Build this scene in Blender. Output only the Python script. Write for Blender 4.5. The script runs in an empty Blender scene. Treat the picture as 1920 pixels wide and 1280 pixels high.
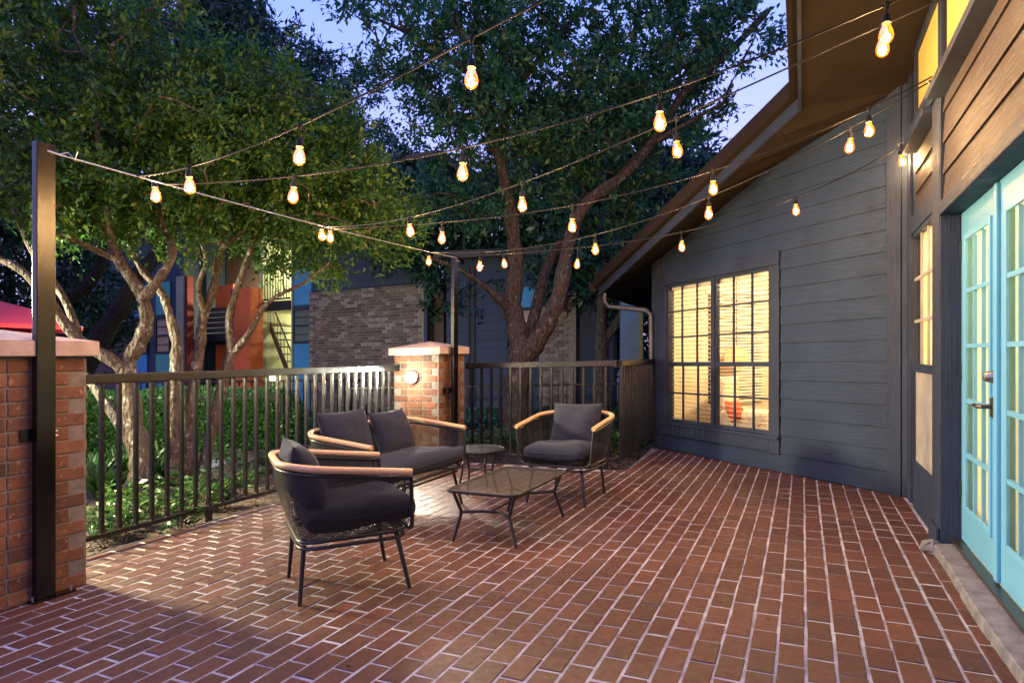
import bpy, math, random
import numpy as np
from mathutils import Vector, Matrix

random.seed(7)
S = bpy.context.scene
COL = S.collection

# ------------------------------------------------------------------ camera, sky, exposure
H = 1.25            # eye height above the patio
FPX = 1185.0        # focal length in photo pixels (1920 wide)
HOR = 671.0
SL = 0.021          # ground and walls sheared upward along x to match the image's tilted horizon
cam_d = bpy.data.cameras.new('camera')
cam_d.sensor_width = 36.0
cam_d.lens = FPX / 1920 * 36
cam_d.shift_y = (HOR - 640) / 1920
cam_d.clip_end = 2000
cam_d.clip_start = 0.05
cam = bpy.data.objects.new('camera', cam_d)
cam.location = (0, 0, H)
cam.rotation_euler = (math.radians(90), 0, 0)
COL.objects.link(cam)
S.camera = cam

W = bpy.data.worlds.new("World")
S.world = W
W.use_nodes = True
wn, wl = W.node_tree.nodes, W.node_tree.links
wn.clear()
wout = wn.new('ShaderNodeOutputWorld')
wbg = wn.new('ShaderNodeBackground')
tc = wn.new('ShaderNodeTexCoord')
sep = wn.new('ShaderNodeSeparateXYZ')
ramp = wn.new('ShaderNodeValToRGB')
e = ramp.color_ramp.elements
e[0].position = 0.0; e[0].color = (0.21, 0.175, 0.37, 1)
e[1].position = 1.0; e[1].color = (0.075, 0.14, 0.46, 1)
m = e.new(0.28); m.color = (0.150, 0.165, 0.47, 1)
m = e.new(0.55); m.color = (0.072, 0.130, 0.49, 1)
cn = wn.new('ShaderNodeTexNoise')
cn.inputs['Scale'].default_value = 2.6
cn.inputs['Detail'].default_value = 5
cmap = wn.new('ShaderNodeMapping')
cmap.inputs['Scale'].default_value = (1, 1, 3.0)
cr = wn.new('ShaderNodeValToRGB')
cr.color_ramp.elements[0].position = 0.48
cr.color_ramp.elements[1].position = 0.75
cmix = wn.new('ShaderNodeMix'); cmix.data_type = 'RGBA'
cmix.inputs[7].default_value = (0.25, 0.23, 0.45, 1)
cmul = wn.new('ShaderNodeMath'); cmul.operation = 'MULTIPLY'; cmul.inputs[1].default_value = 0.32
wl.new(tc.outputs['Generated'], sep.inputs[0])
wl.new(sep.outputs['Z'], ramp.inputs[0])
wl.new(tc.outputs['Generated'], cmap.inputs[0])
wl.new(cmap.outputs[0], cn.inputs['Vector'])
wl.new(cn.outputs['Fac'], cr.inputs[0])
wl.new(cr.outputs[0], cmul.inputs[0])
wl.new(cmul.outputs[0], cmix.inputs[0])
wl.new(ramp.outputs[0], cmix.inputs[6])
sky = wn.new('ShaderNodeTexSky')
sky.sky_type = 'NISHITA'
sky.sun_disc = False
sky.sun_elevation = math.radians(1.0)
sky.sun_rotation = math.radians(200)
skm = wn.new('ShaderNodeVectorMath'); skm.operation = 'SCALE'; skm.inputs['Scale'].default_value = 0.05
wl.new(sky.outputs[0], skm.inputs[0])
skadd = wn.new('ShaderNodeVectorMath'); skadd.operation = 'ADD'
wl.new(cmix.outputs[2], skadd.inputs[0]); wl.new(skm.outputs[0], skadd.inputs[1])
wl.new(skadd.outputs[0], wbg.inputs[0])
wbg.inputs[1].default_value = 1.45
wl.new(wbg.outputs[0], wout.inputs[0])

S.view_settings.view_transform = 'Standard'
S.view_settings.look = 'None'
S.view_settings.exposure = 1.25
S.view_settings.gamma = 1.0
S.view_settings.use_curve_mapping = False
S.render.engine = 'CYCLES'
cy = S.cycles
cy.use_denoising = True
cy.max_bounces = 7
cy.diffuse_bounces = 3
cy.glossy_bounces = 3
cy.transmission_bounces = 4
cy.transparent_max_bounces = 24
cy.caustics_reflective = False
cy.caustics_refractive = False
cy.sample_clamp_indirect = 4.0
cy.use_light_tree = True

# light levels
P_BULB = 15.5
P_SCONCE = 12.0
P_STREET = 1500.0
P_ROOM = 105.0
BULB_COL = (1.0, 1.02, 1.22)

# ------------------------------------------------------------------ site coordinates
RX, RY = 0.418, 0.909     # along the long fence, away from the viewer
def RLxy(r, l): return (RX * r - RY * l, RY * r + RX * l)
def g(x): return SL * x
def V(x, y, z): return Vector((x, y, z))
def W3(px, py, Y):
    """point at depth Y seen at photo pixel (px, py)"""
    return V((px - 960) / FPX * Y, Y, H - (py - HOR) / FPX * Y)
def frame_fn(o, d, i):
    def fn(t, z, q):
        x = o[0] + t * d[0] + q * i[0]
        y = o[1] + t * d[1] + q * i[1]
        return V(x, y, z + SL * x)
    return fn
RL = frame_fn((0, 0), (RX, RY), (-RY, RX))                      # (r, z, l)
A0 = (2.02, 8.367)
FA = frame_fn(A0, (0.400, -0.9165), (0.9165, 0.400))            # window wall (t, z, depth in)
B0 = (3.339, 5.42)
FB = frame_fn(B0, (-RX, -RY), (RY, -RX))                        # door wall (q, z, depth in)
FF = frame_fn((-5.45, 17.0), (RY, -RX), (RX, RY))               # apartment facade (s, z, depth back)
TILT = Matrix.Rotation(-SL, 4, 'Y')

# ------------------------------------------------------------------ helpers
class MB:
    def __init__(self): self.v = []; self.f = []; self.uv = None; self.t = None
    def add(self, vs, fs):
        b = len(self.v); self.v += [tuple(p) for p in vs]
        self.f += [tuple(i + b for i in f) for f in fs]; return self
    def pbox(self, fn, t0, t1, z0, z1, d0, d1):
        vs = [fn(t, z, d) for d in (d0, d1) for z in (z0, z1) for t in (t0, t1)]
        return self.add(vs, [(0, 1, 3, 2), (4, 6, 7, 5), (0, 4, 5, 1), (2, 3, 7, 6), (0, 2, 6, 4), (1, 5, 7, 3)])
    def box(self, x0, x1, y0, y1, z0, z1, M=None):
        fn = (lambda t, z, d: V(t, d, z)) if M is None else (lambda t, z, d: M @ V(t, d, z))
        return self.pbox(fn, x0, x1, z0, z1, y0, y1)
    def prism(self, poly, fn, d0, d1):
        """poly: list of (t, z); extruded d0..d1"""
        n = len(poly)
        vs = [fn(t, z, d0) for t, z in poly] + [fn(t, z, d1) for t, z in poly]
        fs = [tuple(range(n)), tuple(range(2 * n - 1, n - 1, -1))]
        for i in range(n):
            j = (i + 1) % n; fs.append((i, i + n, j + n, j))
        return self.add(vs, fs)
    def tube(self, pts, r, n=8, closed=False, caps=True):
        pts = [Vector(p) for p in pts]; m = len(pts)
        rs = r if isinstance(r, (list, tuple)) else [r] * m
        prev = None; vs = []
        for i, p in enumerate(pts):
            if closed: d = pts[(i + 1) % m] - pts[i - 1]
            else: d = pts[min(i + 1, m - 1)] - pts[max(i - 1, 0)]
            if d.length < 1e-9: d = V(0, 0, 1)
            d.normalize()
            if prev is None:
                a = V(0, 0, 1) if abs(d.z) < 0.9 else V(1, 0, 0)
                u = d.cross(a).normalized()
            else:
                u = (prev - d * prev.dot(d))
                u = u.normalized() if u.length > 1e-6 else d.orthogonal().normalized()
            prev = u; w = d.cross(u)
            for k in range(n):
                an = 2 * math.pi * k / n
                vs.append(p + (u * math.cos(an) + w * math.sin(an)) * rs[i])
        fs = []
        for i in range(m if closed else m - 1):
            j = (i + 1) % m
            for k in range(n):
                l = (k + 1) % n
                fs.append((i * n + k, i * n + l, j * n + l, j * n + k))
        if caps and not closed:
            fs.append(tuple(range(n - 1, -1, -1))); fs.append(tuple((m - 1) * n + k for k in range(n)))
        return self.add(vs, fs)
    def lathe(self, prof, M=None, n=16):
        """prof: list of (r, z)"""
        vs = []; fs = []
        for r, z in prof:
            for k in range(n):
                a = 2 * math.pi * k / n
                p = V(r * math.cos(a), r * math.sin(a), z)
                vs.append(M @ p if M is not None else p)
        for i in range(len(prof) - 1):
            for k in range(n):
                l = (k + 1) % n
                fs.append((i * n + k, i * n + l, (i + 1) * n + l, (i + 1) * n + k))
        fs.append(tuple(range(n - 1, -1, -1))); fs.append(tuple((len(prof) - 1) * n + k for k in range(n)))
        return self.add(vs, fs)
    def mesh(self, name, mat=None, smooth=False, angle=40):
        me = bpy.data.meshes.new(name)
        me.from_pydata(self.v, [], self.f)
        if mat: me.materials.append(mat)
        if self.uv:
            ul = me.uv_layers.new(name='UVMap')
            for lp in me.loops: ul.data[lp.index].uv = self.uv[lp.vertex_index]
        if self.t:
            at = me.attributes.new('tint', 'FLOAT', 'FACE')
            at.data.foreach_set('value', self.t)
        if smooth:
            me.shade_smooth()
            me.set_sharp_from_angle(angle=math.radians(angle))
        me.update()
        return me
    def build(self, name, mat, parent=None, smooth=False, angle=40, bevel=0):
        o = put(name, self.mesh(name, mat, smooth, angle), parent)
        if bevel:
            b = o.modifiers.new('bevel', 'BEVEL'); b.width = bevel; b.segments = 2; b.limit_method = 'ANGLE'
        return o

def put(name, me, parent=None, M=None):
    o = bpy.data.objects.new(name, me)
    COL.objects.link(o)
    if M is not None: o.matrix_basis = M
    if parent is not None:
        o.parent = parent
        if parent.type == 'EMPTY':
            o.matrix_parent_inverse = Matrix.Translation(parent.location).inverted()
    return o
def tag(o, label, cat, group=None, kind=None):
    o['label'] = label; o['category'] = cat
    if group: o['group'] = group
    if kind: o['kind'] = kind
    return o
def empty(name, loc, label=None, cat=None, group=None):
    o = bpy.data.objects.new(name, None); COL.objects.link(o)
    o.location = loc; o.empty_display_size = 0.1
    if label: tag(o, label, cat, group)
    return o
def structure(o):
    o['kind'] = 'structure'; return o
def copy_tree(o, parent=None):
    c = o.copy(); COL.objects.link(c)
    if parent is not None: c.parent = parent
    for ch in list(o.children): copy_tree(ch, c)
    return c
def place(o, x, y, ang):
    o.matrix_basis = Matrix.Translation((x, y, g(x))) @ TILT @ Matrix.Rotation(ang, 4, 'Z')
def point(name, loc, power, color, radius, parent=None):
    d = bpy.data.lights.new(name, 'POINT'); d.energy = power; d.color = color; d.shadow_soft_size = radius
    o = bpy.data.objects.new(name, d); COL.objects.link(o); o.location = loc
    if parent is not None:
        o.parent = parent
        if parent.type == 'EMPTY': o.matrix_parent_inverse = Matrix.Translation(parent.location).inverted()
    return o
def arc(c, r, a0, a1, n, u, v):
    return [c + u * (r * math.cos(a0 + (a1 - a0) * i / n)) + v * (r * math.sin(a0 + (a1 - a0) * i / n)) for i in range(n + 1)]

# ------------------------------------------------------------------ materials
class NT:
    def __init__(self, name):
        self.m = bpy.data.materials.new(name); self.m.use_nodes = True
        self.n = self.m.node_tree.nodes; self.l = self.m.node_tree.links
        self.b = self.n['Principled BSDF']; self.out = self.n['Material Output']
    def new(self, t, **kw):
        x = self.n.new(t)
        for k, v in kw.items(): setattr(x, k, v)
        return x
    def pos(self, scale=None, obj=False):
        if obj: s = self.new('ShaderNodeTexCoord').outputs['Object']
        else: s = self.new('ShaderNodeNewGeometry').outputs['Position']
        if scale:
            mp = self.new('ShaderNodeMapping'); mp.inputs['Scale'].default_value = scale
            self.l.new(s, mp.inputs[0]); s = mp.outputs[0]
        return s
    def noise(self, scale, detail=4, rough=0.55, vec=None, dist=0):
        x = self.new('ShaderNodeTexNoise')
        x.inputs['Scale'].default_value = scale; x.inputs['Detail'].default_value = detail
        x.inputs['Roughness'].default_value = rough; x.inputs['Distortion'].default_value = dist
        self.l.new(vec if vec is not None else self.pos(), x.inputs['Vector'])
        return x.outputs['Fac']
    def voro(self, scale, vec=None, feature='F1', out='Distance'):
        x = self.new('ShaderNodeTexVoronoi'); x.feature = feature
        x.inputs['Scale'].default_value = scale
        self.l.new(vec if vec is not None else self.pos(), x.inputs['Vector'])
        return x.outputs[out]
    def ramp(self, fac, stops, interp='LINEAR'):
        x = self.new('ShaderNodeValToRGB'); x.color_ramp.interpolation = interp
        el = x.color_ramp.elements
        while len(el) < len(stops): el.new(0.5)
        for i, (p, c) in enumerate(stops):
            el[i].position = p
            el[i].color = (c, c, c, 1) if isinstance(c, (int, float)) else (*c, 1)
        self.l.new(fac, x.inputs[0]); return x.outputs[0]
    def mix(self, fac, a, b, mode='MIX'):
        x = self.new('ShaderNodeMix'); x.data_type = 'RGBA'; x.blend_type = mode
        for sock, val in ((x.inputs[0], fac), (x.inputs[6], a), (x.inputs[7], b)):
            if isinstance(val, (int, float)): sock.default_value = val if sock == x.inputs[0] else (val, val, val, 1)
            elif isinstance(val, tuple): sock.default_value = (*val, 1)
            else: self.l.new(val, sock)
        return x.outputs[2]
    def math(self, op, a, b=None, c=None):
        x = self.new('ShaderNodeMath'); x.operation = op
        for i, val in enumerate((a, b, c)):
            if val is None: continue
            if isinstance(val, (int, float)): x.inputs[i].default_value = val
            else: self.l.new(val, x.inputs[i])
        return x.outputs[0]
    def attr(self, name):
        x = self.new('ShaderNodeAttribute'); x.attribute_name = name; return x.outputs['Fac']
    def bump(self, h, strength=0.3, dist=0.01):
        x = self.new('ShaderNodeBump'); x.inputs['Strength'].default_value = strength
        x.inputs['Distance'].default_value = dist
        self.l.new(h, x.inputs['Height']); self.l.new(x.outputs[0], self.b.inputs['Normal']); return self
    def set(self, color=None, rough=None, metal=None, spec=None, coat=None):
        for nm, val in (('Base Color', color), ('Roughness', rough), ('Metallic', metal), ('Specular IOR Level', spec), ('Coat Weight', coat)):
            if val is None: continue
            s = self.b.inputs[nm]
            if isinstance(val, tuple): s.default_value = (*val, 1)
            elif isinstance(val, (int, float)): s.default_value = val
            else: self.l.new(val, s)
        return self

def plain(name, color, rough=0.6, metal=0, var=0.25, scale=6, bump=0.0, bscale=60, spec=0.5):
    t = NT(name)
    n = t.noise(scale, 5)
    dark = tuple(c * (1 - var) for c in color); lite = tuple(min(1, c * (1 + var)) for c in color)
    t.set(t.ramp(n, [(0.3, dark), (0.7, lite)]), rough, metal, spec)
    if bump: t.bump(t.noise(bscale, 4), bump, 0.004)
    return t.m

def brick_mat(name, cols, flecks, rough, bump=0.35, spec=0.5, blot=0.55):
    t = NT(name)
    tint = t.attr('tint')
    n = len(cols)
    base = t.ramp(tint, [(i / (n - 1), c) for i, c in enumerate(cols)])
    n1 = t.noise(9, 5, 0.6)
    base = t.mix(t.ramp(n1, [(0.35, 0.0), (0.7, blot)]), base, (0.030, 0.018, 0.015))
    if flecks:
        fl = t.noise(38, 3, 0.6)
        base = t.mix(t.ramp(fl, [(0.60, 0.0), (0.68, 0.75)]), base, flecks)
    dirt = t.noise(1.3, 4)
    if not flecks:
        sp = t.noise(70, 2, 0.5)
        base = t.mix(t.ramp(sp, [(0.70, 0.0), (0.76, 0.4)]), base, (0.34, 0.29, 0.27))
        big = t.noise(0.55, 3)
        base = t.mix(t.ramp(big, [(0.42, 0.0), (0.62, 0.45)]), base, (0.055, 0.026, 0.022))
    base = t.mix(t.ramp(dirt, [(0.4, 0.0), (0.75, 0.35)]), base, (0.11, 0.075, 0.055))
    rn = t.ramp(t.noise(24, 4), [(0.3, max(0.05, rough - 0.12)), (0.7, min(1, rough + 0.18))])
    t.set(base, rn, 0, spec)
    t.bump(t.noise(120, 5, 0.65), bump, 0.003)
    return t.m

def wood_siding(name, col, rough=0.5, axis='h'):
    t = NT(name)
    sc = (1.2, 1.2, 26) if axis == 'h' else (30, 30, 1.2)
    v = t.pos(sc)
    n = t.noise(3.2, 6, 0.62, v, 1.2)
    n2 = t.noise(2.0, 4)
    c = t.ramp(n2, [(0.3, tuple(x * 0.82 for x in col)), (0.72, tuple(x * 1.18 for x in col))])
    c = t.mix(t.ramp(t.noise(55, 3), [(0.66, 0.0), (0.74, 0.25)]), c, tuple(min(1, x * 2.2) for x in col))
    t.set(c, t.ramp(n, [(0.3, rough - 0.08), (0.7, rough + 0.18)]), 0, 0.22)
    t.bump(n, 0.85, 0.008)
    return t.m

def leaf_mat(name, dark, mid, lite, trans=0.3, rough=0.45):
    t = NT(name)
    c = t.ramp(t.attr('tint'), [(0.0, dark), (0.55, mid), (1.0, lite)])
    t.set(c, rough, 0, 0.5)
    tr = t.new('ShaderNodeBsdfTranslucent'); t.l.new(c, tr.inputs[0])
    mx = t.new('ShaderNodeMixShader'); mx.inputs[0].default_value = trans
    t.l.new(t.b.outputs[0], mx.inputs[1]); t.l.new(tr.outputs[0], mx.inputs[2])
    t.l.new(mx.outputs[0], t.out.inputs[0])
    return t.m

def glass_mat(name, tint=(1, 1, 1), refl=1.0):
    t = NT(name)
    tr = t.new('ShaderNodeBsdfTransparent'); tr.inputs[0].default_value = (*tint, 1)
    gl = t.new('ShaderNodeBsdfGlossy'); gl.inputs['Roughness'].default_value = 0.03
    fr = t.new('ShaderNodeFresnel'); fr.inputs[0].default_value = 1.45
    f = t.math('MULTIPLY', fr.outputs[0], refl)
    mx = t.new('ShaderNodeMixShader')
    t.l.new(f, mx.inputs[0]); t.l.new(tr.outputs[0], mx.inputs[1]); t.l.new(gl.outputs[0], mx.inputs[2])
    t.l.new(mx.outputs[0], t.out.inputs[0]); t.n.remove(t.b)
    return t.m

def emit_mat(name, color, strength):
    t = NT(name)
    em = t.new('ShaderNodeEmission'); em.inputs[0].default_value = (*color, 1); em.inputs[1].default_value = strength
    t.l.new(em.outputs[0], t.out.inputs[0]); t.n.remove(t.b)
    return t.m

def perforated(name, color, pitch, hole, rough=0.45):
    """sheet metal with a staggered grid of punched holes (UV in metres)"""
    t = NT(name)
    uv = t.new('ShaderNodeTexCoord').outputs['UV']
    s = t.new('ShaderNodeSeparateXYZ'); t.l.new(uv, s.inputs[0])
    a = t.math('ADD', s.outputs[0], s.outputs[1]); b = t.math('SUBTRACT', s.outputs[0], s.outputs[1])
    def cell(x):
        f = t.math('FRACT', t.math('MULTIPLY', x, 1 / pitch))
        return t.math('POWER', t.math('SUBTRACT', f, 0.5), 2)
    d = t.math('SQRT', t.math('ADD', cell(a), cell(b)))
    hl = t.math('LESS_THAN', d, hole)
    t.set(color, rough, 0, 0.5)
    tr = t.new('ShaderNodeBsdfTransparent'); mx = t.new('ShaderNodeMixShader')
    t.l.new(hl, mx.inputs[0]); t.l.new(t.b.outputs[0], mx.inputs[1]); t.l.new(tr.outputs[0], mx.inputs[2])
    t.l.new(mx.outputs[0], t.out.inputs[0])
    return t.m

M = {}
M['paver'] = brick_mat('paver', [(0.068, 0.022, 0.017), (0.084, 0.028, 0.020), (0.098, 0.034, 0.023), (0.118, 0.043, 0.026)], None, 0.46, 0.30, 0.36, 0.40)
M['mortar'] = plain('mortar', (0.29, 0.29, 0.335), 0.85, 0, 0.45, 9, 0.5, 160)
M['pillar_brick'] = brick_mat('pillar_brick', [(0.075, 0.04, 0.027), (0.18, 0.075, 0.038), (0.225, 0.095, 0.046), (0.27, 0.12, 0.06)], (0.38, 0.22, 0.13), 0.75, 0.8, 0.3, 0.6)
M['pillar_mortar'] = plain('pillar_mortar', (0.17, 0.15, 0.125), 0.9, 0, 0.3, 20, 0.6, 140)
M['cap'] = plain('cap', (0.42, 0.33, 0.28), 0.85, 0, 0.2, 12, 0.5, 150)
M['black_metal'] = plain('black_metal', (0.0045, 0.005, 0.005), 0.24, 0, 0.3, 20, 0.45, 170)
M['pole_metal'] = plain('pole_metal', (0.004, 0.0038, 0.0035), 0.20, 0, 0.25, 20, 0.10, 300)
M['chair_metal'] = plain('chair_metal', (0.012, 0.013, 0.014), 0.36, 0, 0.2, 20)
M['shell'] = perforated('shell', (0.011, 0.012, 0.014), 0.0165, 0.33)
M['table_mesh'] = perforated('table_mesh', (0.012, 0.013, 0.013), 0.0165, 0.31, 0.5)
def fabric(name, col):
    t = NT(name)
    uvp = t.pos((1, 1, 1), True)
    n = t.noise(330, 2, 0.6, uvp); n2 = t.noise(7, 4, 0.5, uvp)
    c = t.mix(t.ramp(n, [(0.35, 0.0), (0.65, 1.0)]), tuple(x * 0.6 for x in col), tuple(x * 1.5 for x in col))
    c = t.mix(t.ramp(n2, [(0.35, 0.0), (0.7, 0.35)]), c, tuple(x * 1.5 for x in col))
    t.set(c, 0.95, 0, 0.08)
    t.b.inputs['Sheen Weight'].default_value = 0.06
    cre = t.noise(11, 3, 0.5, uvp, 1.5)
    t.bump(t.math('ADD', t.math('MULTIPLY', n, 0.08), cre), 0.55, 0.012)
    return t.m
M['cushion'] = fabric('cushion', (0.022, 0.026, 0.042))
def tanwood():
    t = NT('tan_wood')
    n = t.noise(5, 5, 0.6, t.pos((6, 6, 40), True), 1.0)
    t.set(t.ramp(n, [(0.3, (0.50, 0.31, 0.15)), (0.7, (0.62, 0.42, 0.22))]), 0.42); return t.m
M['tan'] = tanwood()
M['navy'] = wood_siding('navy_siding', (0.018, 0.033, 0.068))
M['navy_v'] = wood_siding('navy_trim_upright', (0.022, 0.032, 0.060), 0.5, 'v')
M['navy_trim'] = wood_siding('navy_trim', (0.021, 0.032, 0.062))
M['bulb_lit_siding'] = wood_siding('bulb_lit_siding', (0.042, 0.036, 0.040))  # same paint as the navy siding, browned to carry the bulbs' orange light
M['soffit'] = plain('soffit', (0.020, 0.016, 0.013), 0.8, 0, 0.15, 3, spec=0.08)
M['roof'] = plain('roof', (0.045, 0.04, 0.042), 0.9, 0, 0.35, 20, 0.6, 80)
M['blue_door'] = plain('blue_door', (0.125, 0.37, 0.56), 0.36, 0, 0.07, 3, 0.10, 90)
M['glass'] = glass_mat('glass', (0.96, 0.97, 0.96), 0.5)
M['glass_high'] = glass_mat('glass_high', (0.98, 0.95, 0.85), 0.25)
M['bulb_glass'] = glass_mat('bulb_glass', (1.0, 0.55, 0.18), 0.5)
def glow_glass(mt, col, st):
    nt = mt.node_tree; out = nt.nodes['Material Output']; src = out.inputs[0].links[0].from_socket
    em = nt.nodes.new('ShaderNodeEmission'); em.inputs[0].default_value = (*col, 1); em.inputs[1].default_value = st
    ad = nt.nodes.new('ShaderNodeAddShader'); nt.links.new(src, ad.inputs[0]); nt.links.new(em.outputs[0], ad.inputs[1]); nt.links.new(ad.outputs[0], out.inputs[0])
glow_glass(M['bulb_glass'], (1.0, 0.19, 0.002), 0.95)
M['nickel'] = plain('nickel', (0.42, 0.40, 0.38), 0.28, 0.9, 0.1, 20)
M['bronze'] = plain('bronze', (0.09, 0.08, 0.07), 0.32, 0.8, 0.15, 20)
M['concrete'] = plain('concrete', (0.15, 0.15, 0.16), 0.9, 0, 0.35, 12, 0.8, 60)
M['rubber'] = plain('rubber', (0.010, 0.010, 0.012), 0.6, spec=0.2)
M['steel_wire'] = plain('steel_wire', (0.55, 0.55, 0.56), 0.3, 0.7)
M['filament'] = emit_mat('filament', (1.0, 0.62, 0.20), 60.0)
M['bulb_core'] = emit_mat('bulb_core', (1.0, 0.80, 0.50), 8.0)
M['lamp_white'] = emit_mat('lamp_white', (1.0, 0.98, 0.86), 9.0)
M['lamp_warm'] = emit_mat('lamp_warm', (1.0, 0.86, 0.55), 6.0)
M['cream'] = plain('cream', (0.72, 0.62, 0.45), 0.8, 0, 0.05, 2)
M['slat'] = plain('slat', (0.80, 0.76, 0.66), 0.5, 0, 0.05, 4)
M['dark_glass'] = plain('dark_glass', (0.055, 0.048, 0.040), 0.3, 0, 0.1, 3)
M['floor_in'] = plain('floor_in', (0.10, 0.075, 0.05), 0.5)
def curtain_mat():
    t = NT('curtain')
    n = t.noise(8, 3)
    c = t.ramp(n, [(0.3, (0.78, 0.66, 0.46)), (0.7, (0.86, 0.76, 0.56))])
    t.set(c, 0.9)
    tr = t.new('ShaderNodeBsdfTranslucent'); t.l.new(c, tr.inputs[0])
    mx = t.new('ShaderNodeMixShader'); mx.inputs[0].default_value = 0.65
    t.l.new(t.b.outputs[0], mx.inputs[1]); t.l.new(tr.outputs[0], mx.inputs[2]); t.l.new(mx.outputs[0], t.out.inputs[0])
    return t.m
M['curtain'] = curtain_mat()
def shade_mat():
    t = NT('shade'); t.set((0.45, 0.33, 0.14), 0.9)
    tr = t.new('ShaderNodeBsdfTranslucent'); tr.inputs[0].default_value = (0.36, 0.25, 0.10, 1)
    mx = t.new('ShaderNodeMixShader'); mx.inputs[0].default_value = 0.6
    t.l.new(t.b.outputs[0], mx.inputs[1]); t.l.new(tr.outputs[0], mx.inputs[2]); t.l.new(mx.outputs[0], t.out.inputs[0]); return t.m
M['shade'] = shade_mat()
M['screen'] = plain('screen', (0.27, 0.255, 0.24), 0.55, 0, 0.35, 3)
M['mulch'] = None
def mulch():
    t = NT('mulch_ground')
    v = t.voro(26, None, 'F1', 'Color'); n = t.noise(3, 5)
    c = t.ramp(v, [(0.0, (0.020, 0.013, 0.009)), (0.6, (0.055, 0.036, 0.026)), (1.0, (0.11, 0.08, 0.062))])
    c = t.mix(t.ramp(n, [(0.4, 0.0), (0.7, 0.7)]), c, (0.018, 0.018, 0.010))
    t.set(c, 0.95); t.bump(t.voro(26), 0.9, 0.02); return t.m
M['mulch'] = mulch()
def chips():
    t = NT('chips')
    t.set(t.ramp(t.attr('tint'), [(0, (0.025, 0.015, 0.010)), (0.6, (0.075, 0.048, 0.034)), (1, (0.17, 0.13, 0.105))]), 0.9); return t.m
M['chips'] = chips()
def bark(name, a, b, lichen, amt):
    t = NT(name)
    v = t.pos((1, 1, 0.45))
    n = t.noise(22, 6, 0.65, v, 0.6)
    c = t.ramp(n, [(0.3, a), (0.7, b)])
    vo = t.noise(13, 4, 0.7)
    c = t.mix(t.ramp(vo, [(1 - amt - 0.02, 0.0), (1 - amt + 0.05, 0.85)]), c, lichen)
    vr = t.voro(30, t.pos((1, 1, 0.35)))
    c = t.mix(t.ramp(vr, [(0.10, 0.75), (0.35, 0.0)]), c, tuple(x * 0.35 for x in a))
    t.set(c, 0.92, 0, 0.2); t.bump(t.math('ADD', n, t.math('MULTIPLY', vr, 0.9)), 1.0, 0.035); return t.m
M['bark_pale'] = bark('bark_pale', (0.070, 0.056, 0.040), (0.17, 0.14, 0.105), (0.42, 0.43, 0.38), 0.40)
M['bark_oak'] = bark('bark_oak', (0.026, 0.024, 0.022), (0.096, 0.086, 0.076), (0.26, 0.26, 0.24), 0.38)
M['bark_dark'] = bark('bark_dark', (0.008, 0.007, 0.006), (0.022, 0.018, 0.016), (0.05, 0.05, 0.045), 0.3)
M['leaf_yaupon'] = leaf_mat('leaf_yaupon', (0.016, 0.075, 0.016), (0.060, 0.170, 0.020), (0.185, 0.250, 0.026), 0.42)
M['leaf_oak'] = leaf_mat('leaf_oak', (0.010, 0.065, 0.040), (0.028, 0.140, 0.066), (0.075, 0.190, 0.060), 0.40)
M['leaf_far'] = leaf_mat('leaf_far', (0.006, 0.030, 0.022), (0.014, 0.065, 0.042), (0.035, 0.11, 0.055), 0.25)
M['leaf_hedge'] = leaf_mat('leaf_hedge', (0.016, 0.070, 0.016), (0.050, 0.165, 0.034), (0.10, 0.23, 0.05), 0.3, 0.4)
M['leaf_plant'] = leaf_mat('leaf_plant', (0.015, 0.050, 0.014), (0.040, 0.115, 0.025), (0.12, 0.21, 0.04), 0.3, 0.35)
M['umbrella'] = plain('umbrella', (0.85, 0.05, 0.075), 0.75, 0, 0.08, 3)

# ------------------------------------------------------------------ ground and patio
def grid_sheet(name, x0, x1, y0, y1, n, zf, mat):
    b = MB()
    for j in range(n + 1):
        for i in range(n + 1):
            x = x0 + (x1 - x0) * i / n; y = y0 + (y1 - y0) * j / n
            b.v.append((x, y, zf(x, y)))
    for j in range(n):
        for i in range(n):
            a = j * (n + 1) + i; b.f.append((a, a + 1, a + n + 2, a + n + 1))
    return b.build(name, mat)
structure(grid_sheet('ground', -400, 400, -100, 700, 8, lambda x, y: g(x) - 0.06, M['mulch']))

# patio outline in (r, l): between the fences, the window wall and the door wall
def on_patio(r, l, pad=0.0):
    x, y = RLxy(r, l)
    if y < -0.6: return False
    if l > 4.27: return False
    if r > 6.72 and l > 1.74: return False
    ta = (x - A0[0]) * 0.9165 + (y - A0[1]) * 0.400
    if ta > 0.03 + pad: return False
    tb = (x - B0[0]) * RY - (y - B0[1]) * RX
    if tb > 0.02 + pad: return False
    if l > 5: return False
    return True
patio = empty('patio', (0, 4, g(0)), None, None); patio['kind'] = 'structure'
b = MB()
poly = []
slab = MB()
pts = []
for r, l in ((-2.2, 4.28), (6.73, 4.28), (6.73, 1.745), (8.62, 1.745)):
    pts.append(RLxy(r, l))
pts += [(A0[0] - 0.1, A0[1] + 0.229), (B0[0] + 0.05, B0[1]), (B0[0] - RX * 7, B0[1] - RY * 7)]
top = [V(x, y, g(x) - 0.0022) for x, y in pts]; bot = [V(x, y, g(x) - 0.12) for x, y in pts]
n = len(pts)
slab.add(top + bot, [tuple(range(n))[::-1], tuple(range(n, 2 * n))] + [(i, i + n, (i + 1) % n + n, (i + 1) % n) for i in range(n)])
slab_o = slab.build('mortar_bed', M['mortar'], patio)

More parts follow.
